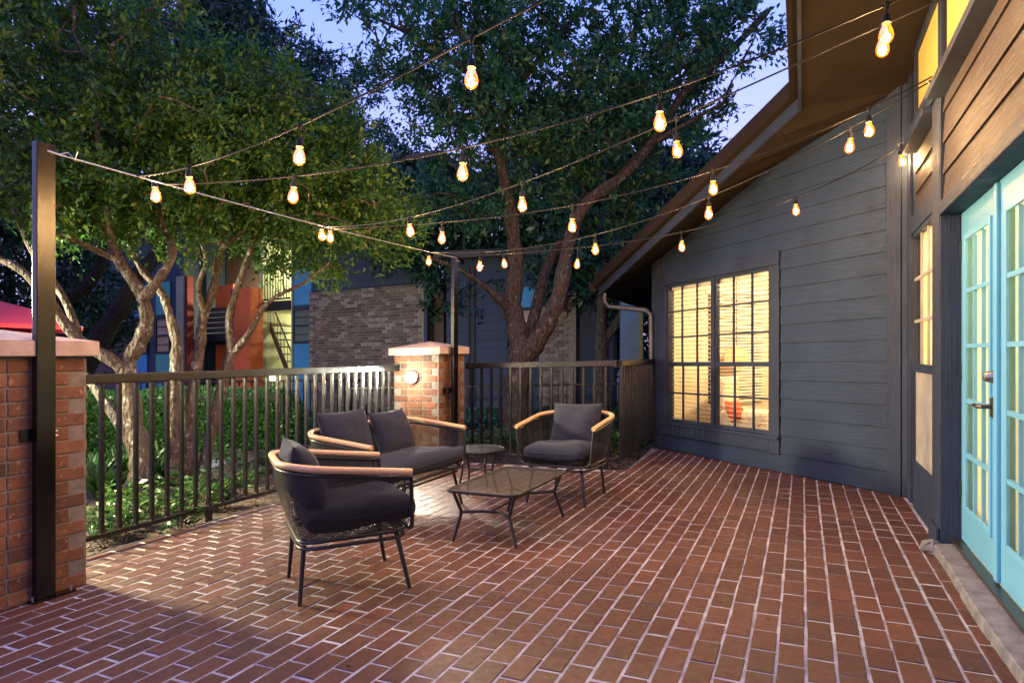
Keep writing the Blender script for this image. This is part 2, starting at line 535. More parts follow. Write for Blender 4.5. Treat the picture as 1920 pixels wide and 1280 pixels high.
BW, BL = 0.1098, 0.2036
def brick_verts(w, l, h, jx=0.0, ch=0.0028, rnd=None):
    """brick with chamfered upper edges, top at z=0, x along the length"""
    a, c = l / 2, w / 2
    vs = [(-a, -c, -h), (a, -c, -h), (a, c, -h), (-a, c, -h),
          (-a, -c, -ch), (a, -c, -ch), (a, c, -ch), (-a, c, -ch),
          (-a + ch, -c + ch, 0), (a - ch, -c + ch, 0), (a - ch, c - ch, 0), (-a + ch, c - ch, 0)]
    fs = [(0, 1, 5, 4), (1, 2, 6, 5), (2, 3, 7, 6), (3, 0, 4, 7), (4, 5, 9, 8), (5, 6, 10, 9), (6, 7, 11, 10), (7, 4, 8, 11), (8, 9, 10, 11)]
    return vs, fs
rng = random.Random(3)
pav_meshes = []
for k in range(10):
    b = MB(); b.add(*brick_verts(BW - 0.0098 - rng.random() * 0.003, BL - 0.0085 - rng.random() * 0.0055, 0.028))
    b.t = [k / 9.0] * 9
    pav_meshes.append(b.mesh('brick', M['paver']))
cands = []
rows = range(-34, 43)
for i in range(-1, 86):
    l = 4.27 - BW * (i + 0.5)
    off = (0.5 * BL if i % 2 else 0) + rng.uniform(-0.014, 0.014)
    wob = rng.uniform(-0.002, 0.002)
    for j in range(-12, 46):
        r = j * BL + off + rng.uniform(-0.003, 0.003)
        if r + BL * 0.5 > 6.735 and l > 1.74:
            if r - BL * 0.5 < 6.65: pass
        if not on_patio(r, l): continue
        if r + BL / 2 > 6.75 and l > 1.80: continue
        cands.append((r, l + wob, max(-0.0012, rng.gauss(0.0004, 0.0013)), rng.gauss(0, 0.010), rng.randrange(10)))
def in_frame(x, y, m=0.02):
    if y < 0.5: return False
    u = x / y * FPX + 960; v = HOR + FPX * (H - g(x)) / y
    return -40 < u < 1960 and v < 1330
scored = sorted(cands, key=lambda c: (0 if in_frame(*RLxy(c[0], c[1])) else 1, RLxy(c[0], c[1])[1]))
ANG_R = math.atan2(RY, RX)
def brick_matrix(c):
    x, y = RLxy(c[0], c[1])
    return Matrix.Translation((x, y, g(x) + c[2])) @ TILT @ Matrix.Rotation(ANG_R + c[3], 4, 'Z')
for c in scored[:296]:
    put('brick', pav_meshes[c[4]], patio, brick_matrix(c))
b = MB(); b.t = []
for c in scored[296:]:
    mtx = brick_matrix(c); src = pav_meshes[c[4]]
    b.add([mtx @ v.co for v in src.vertices], [tuple(p.vertices) for p in src.polygons]); b.t += [c[4] / 9.0] * 9
o = b.build('brick_paving', M['paver'], patio); o['kind'] = 'stuff'
# thin dark edging strip along the bed
b = MB(); b.pbox(RL, -2.2, 6.73, -0.10, 0.004, 4.282, 4.296); b.pbox(RL, 6.733, 6.747, -0.10, 0.004, 1.75, 4.27)
b.build('edging', plain('edging', (0.03, 0.027, 0.03), 0.8), patio)

# ------------------------------------------------------------------ brick pillars
pb_meshes = {}
def pillar_brick(length, k, w=0.095, h=0.0655):
    key = (round(length, 3), k)
    if key not in pb_meshes:
        b = MB(); vs, fs = brick_verts(h, length, w, ch=0.003)
        b.add(vs, fs); b.t = [k / 7.0] * 9
        pb_meshes[key] = b.mesh('brick', M['pillar_brick'])
    return pb_meshes[key]
def pillar(name, label, r0, r1, l0, l1, group):
    rg = random.Random(hash(name) % 97 + int(r0 * 10))
    cx, cy = RLxy((r0 + r1) / 2, (l0 + l1) / 2)
    root = empty(name, (cx, cy, g(cx)), label, 'pillar', group)
    core = MB(); core.pbox(RL, r0 + 0.004, r1 - 0.004, -0.05, 1.31, l0 + 0.004, l1 - 0.004)
    core.build('mortar_core', M['pillar_mortar'], root)
    NC = 17; ch = 1.30 / NC
    up = Vector((0, 0, 1))
    R3 = Vector((RX, RY, SL * RX)).normalized(); L3 = Vector((-RY, RX, -SL * RY)).normalized()
    faces = [(r0, l0, R3, -L3, r1 - r0), (r1, l0, L3, R3, l1 - l0), (r1, l1, -R3, L3, r1 - r0), (r0, l1, -L3, -R3, l1 - l0)]
    for c in range(NC):
        z = (c + 0.5) * ch
        for fi, (rr, ll, along, out, ln) in enumerate(faces):
            par = (c + fi) % 2
            segs = []
            # each course starts flush or one brick in, so corners interlock
            a = 0.0 if par else 0.095
            end = ln - (0.095 if par else 0.0)
            segs_l = [0.19, 0.19] if par else [0.09, 0.19, 0.19]
            x = a
            tot = end - a
            cuts = []
            if par: cuts = [0.2, 0.2, tot - 0.4]
            else: cuts = [0.1, 0.2, 0.2, tot - 0.5]
            cuts = [q for q in cuts if q > 0.03]
            for q in cuts:
                blen = q - 0.010
                base = RL(rr, z, ll)
                ctr = base + along * (x + q / 2) + out * (0.0015 + rg.uniform(-0.0008, 0.0010))
                mt = Matrix((along, up, out)).transposed().to_4x4()
                # local x along the course, y up, z out of the face
                yv = out.cross(along)
                mt = Matrix((along, yv, out)).transposed().to_4x4()
                k = min(7, max(0, int(rg.gauss(4.2, 1.9))))
                put('brick', pillar_brick(round(blen, 2), k), root, Matrix.Translation(ctr) @ mt)
                x += q
    # stone cap: slab with a low pyramid
    e0 = 0.045
    cap = MB(); cap.pbox(RL, r0 - e0, r1 + e0, 1.312, 1.395, l0 - e0, l1 + e0)
    ap = RL((r0 + r1) / 2, 1.47, (l0 + l1) / 2)
    qs = [RL(r0 - e0, 1.3955, l0 - e0), RL(r1 + e0, 1.3955, l0 - e0), RL(r1 + e0, 1.3955, l1 + e0), RL(r0 - e0, 1.3955, l1 + e0)]
    cap.add(qs + [ap], [(0, 1, 4), (1, 2, 4), (2, 3, 4), (3, 0, 4)])
    cap.build('cap', M['cap'], root, bevel=0.006)
    return root
pillar('brick_pillar', 'brown brick pillar behind the tall black post, with the pink umbrella beyond it', 1.685, 2.289, 3.752, 4.37, 'brick pillars of the patio fence')
pillar('brick_pillar', 'brick pillar at the fence corner carrying the lit white wall lamp', 6.187, 6.79, 3.763, 4.38, 'brick pillars of the patio fence')

# ------------------------------------------------------------------ fences
pk_cache = {}
def fence(name, label, p0, p1, spacing, first, top=1.2, z0=0.10, z1=1.135, feet=(), pick=0.026, rail=0.066, mat='black_metal', cat='fence', lower=-0.0):
    """p0, p1: ground points (x, y)"""
    d = Vector((p1[0] - p0[0], p1[1] - p0[1])); ln = d.length; d.normalize()
    fn = frame_fn(p0, (d.x, d.y), (-d.y, d.x))
    root = empty(name, (p0[0], p0[1], g(p0[0]) + lower), label, cat)
    b = MB(); b.pbox(fn, 0, ln, top - rail + lower, top + lower, -0.030, 0.030); b.build('top_rail', M[mat], root, bevel=0.006)
    b = MB(); b.pbox(fn, 0, ln, z0 - 0.014 + lower, z0 + 0.02 + lower, -0.019, 0.019); b.build('bottom_rail', M[mat], root, bevel=0.004)
    key = (round(z0, 3), round(top - rail, 3), pick, mat)
    if key not in pk_cache:
        q = MB(); q.box(-pick / 2, pick / 2, -pick / 2, pick / 2, z0 + 0.016, top - rail + 0.004)
        pk_cache[key] = q.mesh('picket', M[mat])
    t = first; i = 0
    ang = math.atan2(d.y, d.x)
    while t < ln - 0.03:
        x = p0[0] + d.x * t; y = p0[1] + d.y * t
        put('picket', pk_cache[key], root, Matrix.Translation((x, y, g(x) + lower)) @ Matrix.Rotation(ang, 4, 'Z'))
        if i in feet:
            f = MB(); f.pbox(fn, t - 0.019, t + 0.019, -0.07 + lower, z0 - 0.015 + lower, -0.019, 0.019); f.build('foot', M[mat], root)
        t += spacing; i += 1
    for t in (0.0, ln):
        f = MB(); s = 1 if t == 0 else -1
        f.pbox(fn, min(t, t + s * 0.03), max(t, t + s * 0.03), top - rail - 0.01 + lower, top + 0.004 + lower, -0.042, 0.042); f.build('bracket', M[mat], root)
    return root
fence('metal_fence', 'long black metal fence between the two brick pillars', RLxy(2.297, 4.33), RLxy(6.182, 4.33), 0.122, 0.075, feet=(10, 20))
fence('metal_fence', 'short black metal fence right of the lamp pillar, behind the armchair', RLxy(6.84, 3.757), RLxy(6.84, 1.86), 0.13, 0.075, feet=(13,))
fence('metal_fence', 'black metal fence running back from the corner to the house wall', RLxy(6.84, 1.84), RLxy(8.60, 1.84), 0.122, 0.06, feet=(7,))
fence('metal_fence', 'thin dark fence far behind the oak trunk', (-3.2, 12.2), (3.2, 11.6), 0.16, 0.08, top=0.80, z1=0.7, pick=0.022, rail=0.04, lower=-0.05)
fence('metal_fence', 'thin dark fence in front of the apartment stairs', (-8.4, 14.2), (-3.0, 12.4), 0.16, 0.08, top=0.95, z1=0.8, pick=0.022, rail=0.04, lower=-0.05)

# ------------------------------------------------------------------ string-light posts
def post(label, r0, r1, l0, l1, top, face):
    x, y = RLxy((r0 + r1) / 2, (l0 + l1) / 2)
    root = empty('light_post', (x, y, g(x)), label, 'post', 'steel posts holding the string lights')
    b = MB(); b.pbox(RL, r0, r1, 0.012, top, l0, l1); b.build('post_tube', M['pole_metal'], root, bevel=0.004)
    b = MB(); b.pbox(RL, r0 - 0.02, r1 + 0.10, 0.002, 0.013, l0 - 0.012, l1 + 0.004); b.build('base_plate', M['pole_metal'], root)
    for rr in (r0 - 0.012, r1 + 0.085):
        b = MB(); b.tube([RL(rr, 0.012, l0 + 0.015), RL(rr, 0.035, l0 + 0.015)], 0.007, 6); b.build('bolt', M['nickel'], root)
    b = MB(); b.pbox(RL, r0 - 0.055, r1 + 0.02, 0.86, 0.925, l1, min(face - 0.002, l1 + 0.012)); 
    if face - l1 > 0.03: b.pbox(RL, r0 - 0.055, r0 - 0.045, 0.86, 0.925, l1, face - 0.003)
    b.build('bracket', M['pole_metal'], root)
    for zz in (0.88, 0.905):
        b = MB(); b.tube([RL(r1 + 0.0, zz, l0 + 0.01), RL(r1 + 0.012, zz, l0 + 0.01)], 0.006, 6); b.build('bolt', M['nickel'], root)
    b = MB(); hk = RL((r0 + r1) / 2, top - 0.045, l0 - 0.006)
    b.tube([hk, RL(r1 + 0.02, top - 0.05, l0 - 0.008)], 0.005, 6); b.build('eye_hook', M['steel_wire'], root)
    return root
post('tall black steel post in front of the left brick pillar', 1.996, 2.092, 3.698, 3.743, 2.462, 3.750)
post('slim black steel post beside the lamp pillar', 6.322, 6.418, 3.640, 3.685, 2.435, 3.761)

# ------------------------------------------------------------------ house
house = empty('house', (A0[0] + 1.5, A0[1] - 1.0, g(3.5)), 'navy clapboard house with lit grid window and light blue french doors', 'house')
def hb(name, mat, fn, t0, t1, z0, z1, d0, d1, parent=None, bevel=0.0):
    b = MB(); b.pbox(fn, t0, t1, z0, z1, d0, d1)
    return b.build(name, M[mat], parent or house, bevel=bevel)
TA1 = 3.25
WIN = (0.045, 1.812, 0.375, 2.160)
# sheathing of the window wall around the opening
b = MB()
b.pbox(FA, -0.25, WIN[0], -0.1, 2.6, 0.0, 0.12); b.pbox(FA, WIN[1], TA1 + 0.02, -0.1, 3.7, 0.0, 0.12)
b.pbox(FA, WIN[0], WIN[1], -0.1, WIN[2], 0.0, 0.12); b.prism([(-0.25, WIN[3]), (WIN[1], WIN[3]), (WIN[1], 3.4), (-0.25, 2.62)], FA, 0.001, 0.119)
b.build('wall_core', M['navy_trim'], house)
def zs(t):          # underside of the roof along the window wall
    return 2.50 + 0.345 * (t + 0.25) if t < 1.92 else 3.249 + (t - 1.92) * 0.17
def zs_inv(z):
    t = -0.25
    while zs(t) < z and t < 3.3: t += 0.01
    return t
def plank(fn, t0, t1, z0, z1, prof=0.016, clip=False, mat='navy'):
    """lapped board: butt edge proud at the bottom"""
    ts = t0
    if clip: ts = max(t0, zs_inv(z0 + 0.02))
    t2 = ts
    if clip and zs(ts) < z1: t2 = min(t1, zs_inv(z1))
    vs = [fn(ts, z0, -prof), fn(t1, z0, -prof), fn(t1, z1, -0.004), fn(t2, z1, -0.004), fn(ts, z0, -0.001), fn(t1, z0, -0.001), fn(t1, z1, 0.0), fn(t2, z1, 0.0)]
    q = MB(); q.add(vs, [(0, 1, 2, 3), (4, 7, 6, 5), (0, 4, 5, 1), (3, 2, 6, 7), (0, 3, 7, 4), (1, 5, 6, 2)])
    return q.build('plank', M[mat], house)
EX = 0.191
zk = [0.20 + EX * k for k in range(-1, 18)]
for z0 in zk:
    z1 = z0 + EX - 0.005
    if z0 < 0.1: plank(FA, 0.0, 3.13, 0.012, z1)
    elif z0 < 2.25: plank(FA, 1.955, 3.13, z0, z1)
    elif z0 < 3.45: plank(FA, 0.0, 3.13, z0, z1, clip=True)
# trim
hb('corner_board', 'navy_v', FA, -0.25, -0.125, 0.0, 2.52, -0.026, 0.0, bevel=0.004)
hb('corner_board', 'navy_v', FA, -0.118, 0.0, 0.0, 2.53, -0.024, 0.0, bevel=0.004)
hb('base_block', 'navy_v', FA, -0.26, -0.02, 0.0, 0.16, -0.045, -0.027, bevel=0.004)
hb('corner_board', 'navy_v', FA, 3.13, 3.26, 0.0, 3.5, -0.024, 0.0, bevel=0.004)
# ---- the big grid window
win = hb('window', 'navy_trim', FA, -0.0, 1.95, 2.165, 2.31, -0.034, 0.0, bevel=0.004)
def sub(name, mat, fn, t0, t1, z0, z1, d0, d1, parent, bevel=0.0):
    b = MB(); b.pbox(fn, t0, t1, z0, z1, d0, d1); return b.build(name, M[mat], parent, bevel=bevel)
sub('casing', 'navy_v', FA, 0.004, 0.048, 0.37, 2.165, -0.032, 0.06, win)
sub('casing', 'navy_v', FA, 1.812, 1.952, 0.19, 2.163, -0.034, 0.06, win, 0.004)
sub('sill', 'navy_trim', FA, 0.0, 1.811, 0.205, 0.340, -0.036, 0.0, win, 0.004)
sub('sill', 'navy_trim', FA, 0.0, 1.95, 0.341, 0.375, -0.052, 0.08, win, 0.004)
tm = 0.93
sub('mullion', 'navy_v', FA, tm - 0.028, tm + 0.028, 0.376, 2.164, -0.008, 0.075, win)
for t0, t1 in ((WIN[0] + 0.004, tm - 0.029), (tm + 0.029, WIN[1] - 0.001)):
    sub('sash', 'navy_trim', FA, t0, t1, 1.10, 1.15, 0.004, 0.06, win)
    sub('sash', 'navy_trim', FA, t0, t1, 2.130, 2.163, 0.004, 0.06, win)
    sub('sash', 'navy_trim', FA, t0, t1, 0.377, 0.412, 0.004, 0.06, win)
    sub('sash', 'navy_v', FA, t0, t0 + 0.022, 0.413, 2.129, 0.006, 0.055, win)
    sub('sash', 'navy_v', FA, t1 - 0.022, t1, 0.413, 2.129, 0.006, 0.055, win)
    wd = (t1 - t0) / 3
    for k in (1, 2):
        sub('muntin', 'navy_v', FA, t0 + wd * k - 0.009, t0 + wd * k + 0.009, 1.151, 2.129, 0.014, 0.036, win)
        sub('muntin', 'navy_v', FA, t0 + wd * k + 0.008, t0 + wd * k + 0.026, 0.413, 1.099, 0.014, 0.036, win)
    for z in (1.151 + 0.326, 1.151 + 0.652, 0.413 + 0.343):
        sub('muntin', 'navy_trim', FA, t0 + 0.023, t1 - 0.023, z - 0.009, z + 0.009, 0.012, 0.034, win)
    q = MB()
    q.add([FA(t0, 0.39, 0.042), FA(t1, 0.39, 0.042), FA(t1, 2.15, 0.042), FA(t0, 2.15, 0.042)], [(0, 1, 2, 3)])
    q.build('pane', M['glass'], win)
# ---- room behind it
room = empty('lit_room', (A0[0] + 2.2, A0[1] - 0.2, g(4)), 'cream lit room seen through the big grid window', 'room')
RD = 3.0
def rb(name, mat, *a): return hb(name, mat, FA, *a, parent=room)
rb('floor', 'floor_in', -0.20, 2.6, 0.03, 0.08, 0.13, RD)
rb('ceiling', 'cream', -0.20, 2.6, 2.46, 2.52, 0.13, RD)
rb('wall', 'cream', -0.20, 2.6, 0.08, 2.46, RD, RD + 0.06)
rb('wall', 'cream', -0.245, -0.20, 0.08, 2.46, 0.13, RD)
rb('wall', 'cream', 2.6, 2.66, 0.08, 2.46, 0.13, RD)
slat_far = {}
def room_window(fn, t0, t1, z0, z1, d):
    w = hb('window', 'slat', fn, t0 - 0.05, t1 + 0.05, z1, z1 + 0.06, d - 0.03, d, parent=room)
    sub('pane', 'dark_glass', fn, t0, t1, z0, z1, d - 0.012, d - 0.002, w)
    b = MB()
    z = z0 + 0.02
    while z < z1:
        p = [fn(t0 + 0.01, z - 0.016, d - 0.05), fn(t1 - 0.01, z - 0.016, d - 0.05), fn(t1 - 0.01, z + 0.016, d - 0.02), fn(t0 + 0.01, z + 0.016, d - 0.02)]
        q = [v + Vector((0, 0, 0.003)) for v in p]
        b.add(p + q, [(0, 1, 2, 3), (7, 6, 5, 4), (0, 4, 5, 1), (2, 6, 7, 3)])
        z += 0.044
    b.build('blind', M['slat'], w)
room_window(FA, 0.35, 0.95, 0.75, 2.1, RD); room_window(FA, 1.10, 1.72, 0.75, 2.1, RD); room_window(FA, 1.95, 2.4, 0.75, 2.1, RD)
FAL = frame_fn((A0[0] - 0.20 * 0.4, A0[1] + 0.20 * 0.9165), (0.9165, 0.400), (-0.400, 0.9165))
room_window(FAL, 0.9, 1.9, 0.55, 2.1, 0.0)
# near blind: open slats just inside the panes
blind = empty('window_blind', tuple(FA(0.93, 2.1, 0.1)), 'white slatted blind hanging open behind the big grid window', 'blind')
q = MB(); q.pbox(FA, 0.06, 1.80, 2.10, 2.14, 0.075, 0.115); q.build('head_rail', M['slat'], blind)
z = 0.42
while z < 2.09:
    q = MB(); q.prism([(0.078, z + 0.009), (0.112, z), (0.112, z + 0.0045), (0.078, z + 0.0135)], lambda d_, z_, t_: FA(t_, z_, d_), 0.065, 1.795); q.build('slat', M['slat'], blind); z += 0.052
# things in the room
rt = FA(0.42, 0.08, 1.05)
chair = empty('patterned_chair', tuple(rt), 'pale patterned armchair inside the lit window', 'chair')
MP = Matrix.Translation(rt) @ Matrix.Rotation(-2.2, 4, 'Z')
pat = NT('pattern'); pat.set(pat.ramp(pat.voro(22), [(0.15, (0.55, 0.22, 0.10)), (0.35, (0.75, 0.68, 0.56))]), 0.9); M['pattern'] = pat.m
q = MB(); q.box(-0.35, 0.35, -0.35, 0.30, 0.15, 0.42, MP); q.build('seat', M['pattern'], chair, bevel=0.05)
q = MB(); q.box(-0.35, 0.35, -0.36, -0.22, 0.42, 0.85, MP); q.build('backrest', M['pattern'], chair, bevel=0.05)
for sx in (-0.3, 0.3):
    for sy in (-0.3, 0.25):
        q = MB(); q.box(sx - 0.02, sx + 0.02, sy - 0.02, sy + 0.02, 0.0, 0.15, MP); q.build('leg', M['floor_in'], chair)
q = MB()
for i in range(9):
    for j in range(9):
        a = -1 + i / 4; c = -1 + j / 4
        th = 0.07 * math.sqrt(max(0, (1 - a * a) * (1 - c * c)))
        q.v.append((a * 0.14, c * 0.14, th))
for i in range(8):
    for j in range(8):
        k = i * 9 + j; q.f.append((k, k + 9, k + 10, k + 1))
nv = len(q.v); q.add([(x, y, -z) for x, y, z in q.v], [tuple(reversed(f)) for f in q.f])
M['red_fabric'] = plain('red_fabric', (0.48, 0.085, 0.035), 0.9)
pil = q.build('throw_pillow', M['red_fabric'], None, True)
pil.matrix_basis = Matrix.Translation(FA(0.52, 0.50, 0.72)) @ Matrix.Rotation(0.5, 4, 'Z') @ Matrix.Rotation(1.15, 4, 'X')
tag(pil, 'red square throw pillow on the patterned chair indoors', 'pillow')
lp = FA(0.03, 1.19, 1.2)
lampi = empty('pendant_lamp', tuple(lp), 'orange glass globe lamp hanging in the lit room', 'lamp')
q = MB(); q.lathe([(0.005, -0.16), (0.09, -0.13), (0.155, -0.05), (0.16, 0.0), (0.14, 0.08), (0.08, 0.14), (0.02, 0.16)], Matrix.Translation(lp), 18)
t = NT('amber_glass'); t.set((0.75, 0.30, 0.10), 0.25)
t.b.inputs['Emission Color'].default_value = (1.0, 0.36, 0.10, 1); t.b.inputs['Emission Strength'].default_value = 0.7
q.build('lamp_shade', t.m, lampi, True)
q = MB(); q.tube([lp + V(0, 0, 0.16), V(lp.x, lp.y, FA(0.03, 2.46, 1.2).z)], 0.006, 6); q.build('cord', M['rubber'], lampi)
dl = FA(1.72, 2.452, 0.42)
down = empty('ceiling_lamp', tuple(dl), 'bright recessed ceiling lamp at the window top right', 'lamp')
q = MB(); q.lathe([(0.07, -0.012), (0.075, -0.006), (0.075, 0.006)], Matrix.Translation(dl), 18); q.build('lens', M['lamp_warm'], down)
point('room_light', FA(1.2, 2.2, 1.3), P_ROOM, (1.0, 0.72, 0.37), 0.12, down)

# ---- door wall (plane q along the wall towards the viewer)
QP0, QP1 = 1.41, 1.655
b = MB()
b.pbox(FB, -0.02, 0.50, -0.1, 3.9, 0.055, 0.16); b.pbox(FB, 0.50, 1.41, -0.1, 0.345, 0.055, 0.16); b.pbox(FB, 0.50, 1.41, 2.15, 2.98, 0.055, 0.16)
b.pbox(FB, 1.41, 1.66, -0.1, 2.98, 0.055, 0.16); b.pbox(FB, 1.66, 6.5, 2.075, 2.98, 0.03, 0.16); b.pbox(FB, 3.33, 6.5, -0.1, 2.075, 0.03, 0.16)
b.pbox(FB, -0.02, 6.5, 3.60, 4.6, 0.055, 0.16); b.pbox(FB, 0.502, 0.55, 2.98, 3.60, 0.055, 0.16)
b.build('wall_core', M['navy_trim'], house)
hb('pilaster', 'navy_v', FB, QP0, QP1, 0.0, 2.84, 0.0, 0.055, bevel=0.005)
hb('base_block', 'navy_v', FB, QP0 - 0.01, QP1 + 0.004, 0.0, 0.14, -0.02, -0.001, bevel=0.004)
hb('corner_board', 'navy_v', FB, 0.02, 0.24, 0.0, 3.5, 0.03, 0.055, bevel=0.004)
hb('sill_band', 'navy_trim', FB, 0.24, 6.5, 2.85, 2.985, -0.012, 0.055, bevel=0.004)
hb('drip_ledge', 'navy_trim', FB, 0.44, QP0 - 0.002, 2.80, 2.845, -0.055, 0.055, bevel=0.004)
hb('drip_ledge', 'navy_trim', FB, QP1 + 0.002, 6.5, 2.80, 2.845, -0.075, 0.055, bevel=0.004)
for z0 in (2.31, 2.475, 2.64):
    plank(frame_fn((B0[0] + RY * 0.055, B0[1] - RX * 0.055), (-RX, -RY), (RY, -RX)), 0.44, QP0, z0, min(z0 + 0.178, 2.80), mat='bulb_lit_siding')
FB2 = frame_fn((B0[0] + RY * 0.03, B0[1] - RX * 0.03), (-RX, -RY), (RY, -RX))
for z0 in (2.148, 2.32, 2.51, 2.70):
    plank(FB2, QP1 + 0.03, 6.5, z0, min({2.148: 2.332, 2.32: 2.522, 2.51: 2.712, 2.70: 2.80}[z0], 2.80), 0.018, mat='bulb_lit_siding')
hb('upright_trim', 'navy_v', FB, QP1 + 0.001, QP1 + 0.03, 2.15, 2.80, 0.003, 0.054)
hb('header_beam', 'navy_trim', FB, QP1 + 0.001, 6.5, 2.072, 2.150, -0.006, 0.12, bevel=0.005)
hb('door_jamb', 'navy_v', FB, QP1 + 0.001, QP1 + 0.018, 0.0, 2.071, 0.004, 0.16)
hb('corner_post', 'navy_v', FA, 3.262, 3.40, 0.0, 3.6, -0.012, 0.10)
# narrow window
nw = hb('window', 'navy_trim', FB, 0.44, QP0 - 0.001, 2.16, 2.30, 0.012, 0.055, bevel=0.004)
sub('casing', 'navy_v', FB, 0.36, 0.50, 0.05, 2.12, -0.005, 0.054, nw, 0.004)
sub('casing', 'navy_v', FB, 1.34, QP0 - 0.001, 0.346, 2.159, 0.014, 0.054, nw)
sub('sill', 'navy_trim', FB, 0.50, QP0 - 0.001, 0.012, 0.345, 0.018, 0.054, nw, 0.004)
sub('sash', 'navy_trim', FB, 0.505, 1.339, 2.12, 2.159, 0.020, 0.052, nw)
sub('sash', 'navy_trim', FB, 0.505, 1.339, 1.08, 1.14, 0.020, 0.052, nw)
sub('sash', 'navy_trim', FB, 0.505, 1.339, 0.346, 0.385, 0.020, 0.052, nw)
M['muntin_gray'] = plain('muntin_gray', (0.30, 0.27, 0.25), 0.5)
for k in (1, 2): sub('muntin', 'muntin_gray', FB, 0.505 + 0.278 * k - 0.012, 0.505 + 0.278 * k + 0.012, 1.141, 2.119, 0.028, 0.044, nw)
for z in (1.141 + 0.326, 1.141 + 0.652): sub('muntin', 'muntin_gray', FB, 0.505, 1.339, z - 0.011, z + 0.011, 0.026, 0.045, nw)
q = MB(); q.add([FB(0.505, 1.14, 0.048), FB(1.339, 1.14, 0.048), FB(1.339, 2.12, 0.048), FB(0.505, 2.12, 0.048)], [(0, 1, 2, 3)]); q.build('pane', M['glass'], nw)
sub('screen', 'screen', FB, 0.505, 1.339, 0.386, 1.079, 0.036, 0.042, nw)
# upper windows
for q0, q1 in ((0.56, 1.46), (1.62, 3.2), (3.3, 5.0)):
    cw = hb('upper_window', 'navy_trim', FB, q0 - 0.06, q1 + 0.06, 3.545, 3.605, 0.026, 0.054)
    sub('frame', 'navy_v', FB, q0 - 0.06, q0, 2.986, 3.544, 0.025, 0.054, cw)
    sub('frame', 'navy_v', FB, q1, q1 + 0.06, 2.986, 3.544, 0.025, 0.054, cw)
    p = MB(); p.add([FB(q0, 2.98, 0.046), FB(q1, 2.98, 0.046), FB(q1, 3.55, 0.046), FB(q0, 3.55, 0.046)], [(0, 1, 2, 3)]); p.build('shade', M['shade'], cw)
    p = MB(); p.add([FB(q0, 2.98, 0.036), FB(q1, 2.98, 0.036), FB(q1, 3.55, 0.036), FB(q0, 3.55, 0.036)], [(0, 1, 2, 3)]); p.build('pane', M['glass_high'], cw)
# threshold
b = MB()
rg = random.Random(5)
prev = None; NT_ = 70
for i in range(NT_ + 1):
    qq = 1.70 + i * (1.75 / NT_)
    o_ = -0.055 + 0.006 * math.sin(i * 0.11) + (0.008 if i % 23 == 7 else 0) + rg.uniform(-0.0015, 0.0015) + 0.012; zt = 0.058 + 0.002 * math.sin(i * 0.17 + 1) - (0.006 if i % 31 == 9 else 0) + rg.uniform(-0.001, 0.001)
    ring = [FB(qq, -0.02, o_ - 0.002), FB(qq, zt - 0.006, o_), FB(qq, zt, o_ + 0.007), FB(qq, zt + 0.004, 0.16), FB(qq, -0.02, 0.16)]
    b.v += [tuple(p) for p in ring]
    if i:
        k = (i - 1) * 5
        for j in range(5): b.f.append((k + j, k + (j + 1) % 5, k + 5 + (j + 1) % 5, k + 5 + j))
b.f.append((4, 3, 2, 1, 0)); b.f.append(tuple(NT_ * 5 + j for j in range(5)))
b.build('threshold', M['concrete'], house)
b = MB(); b.pbox(FB, 1.673, 3.33, 0.066, 0.090, 0.060, 0.108); b.build('threshold_strip', M['bronze'], house)
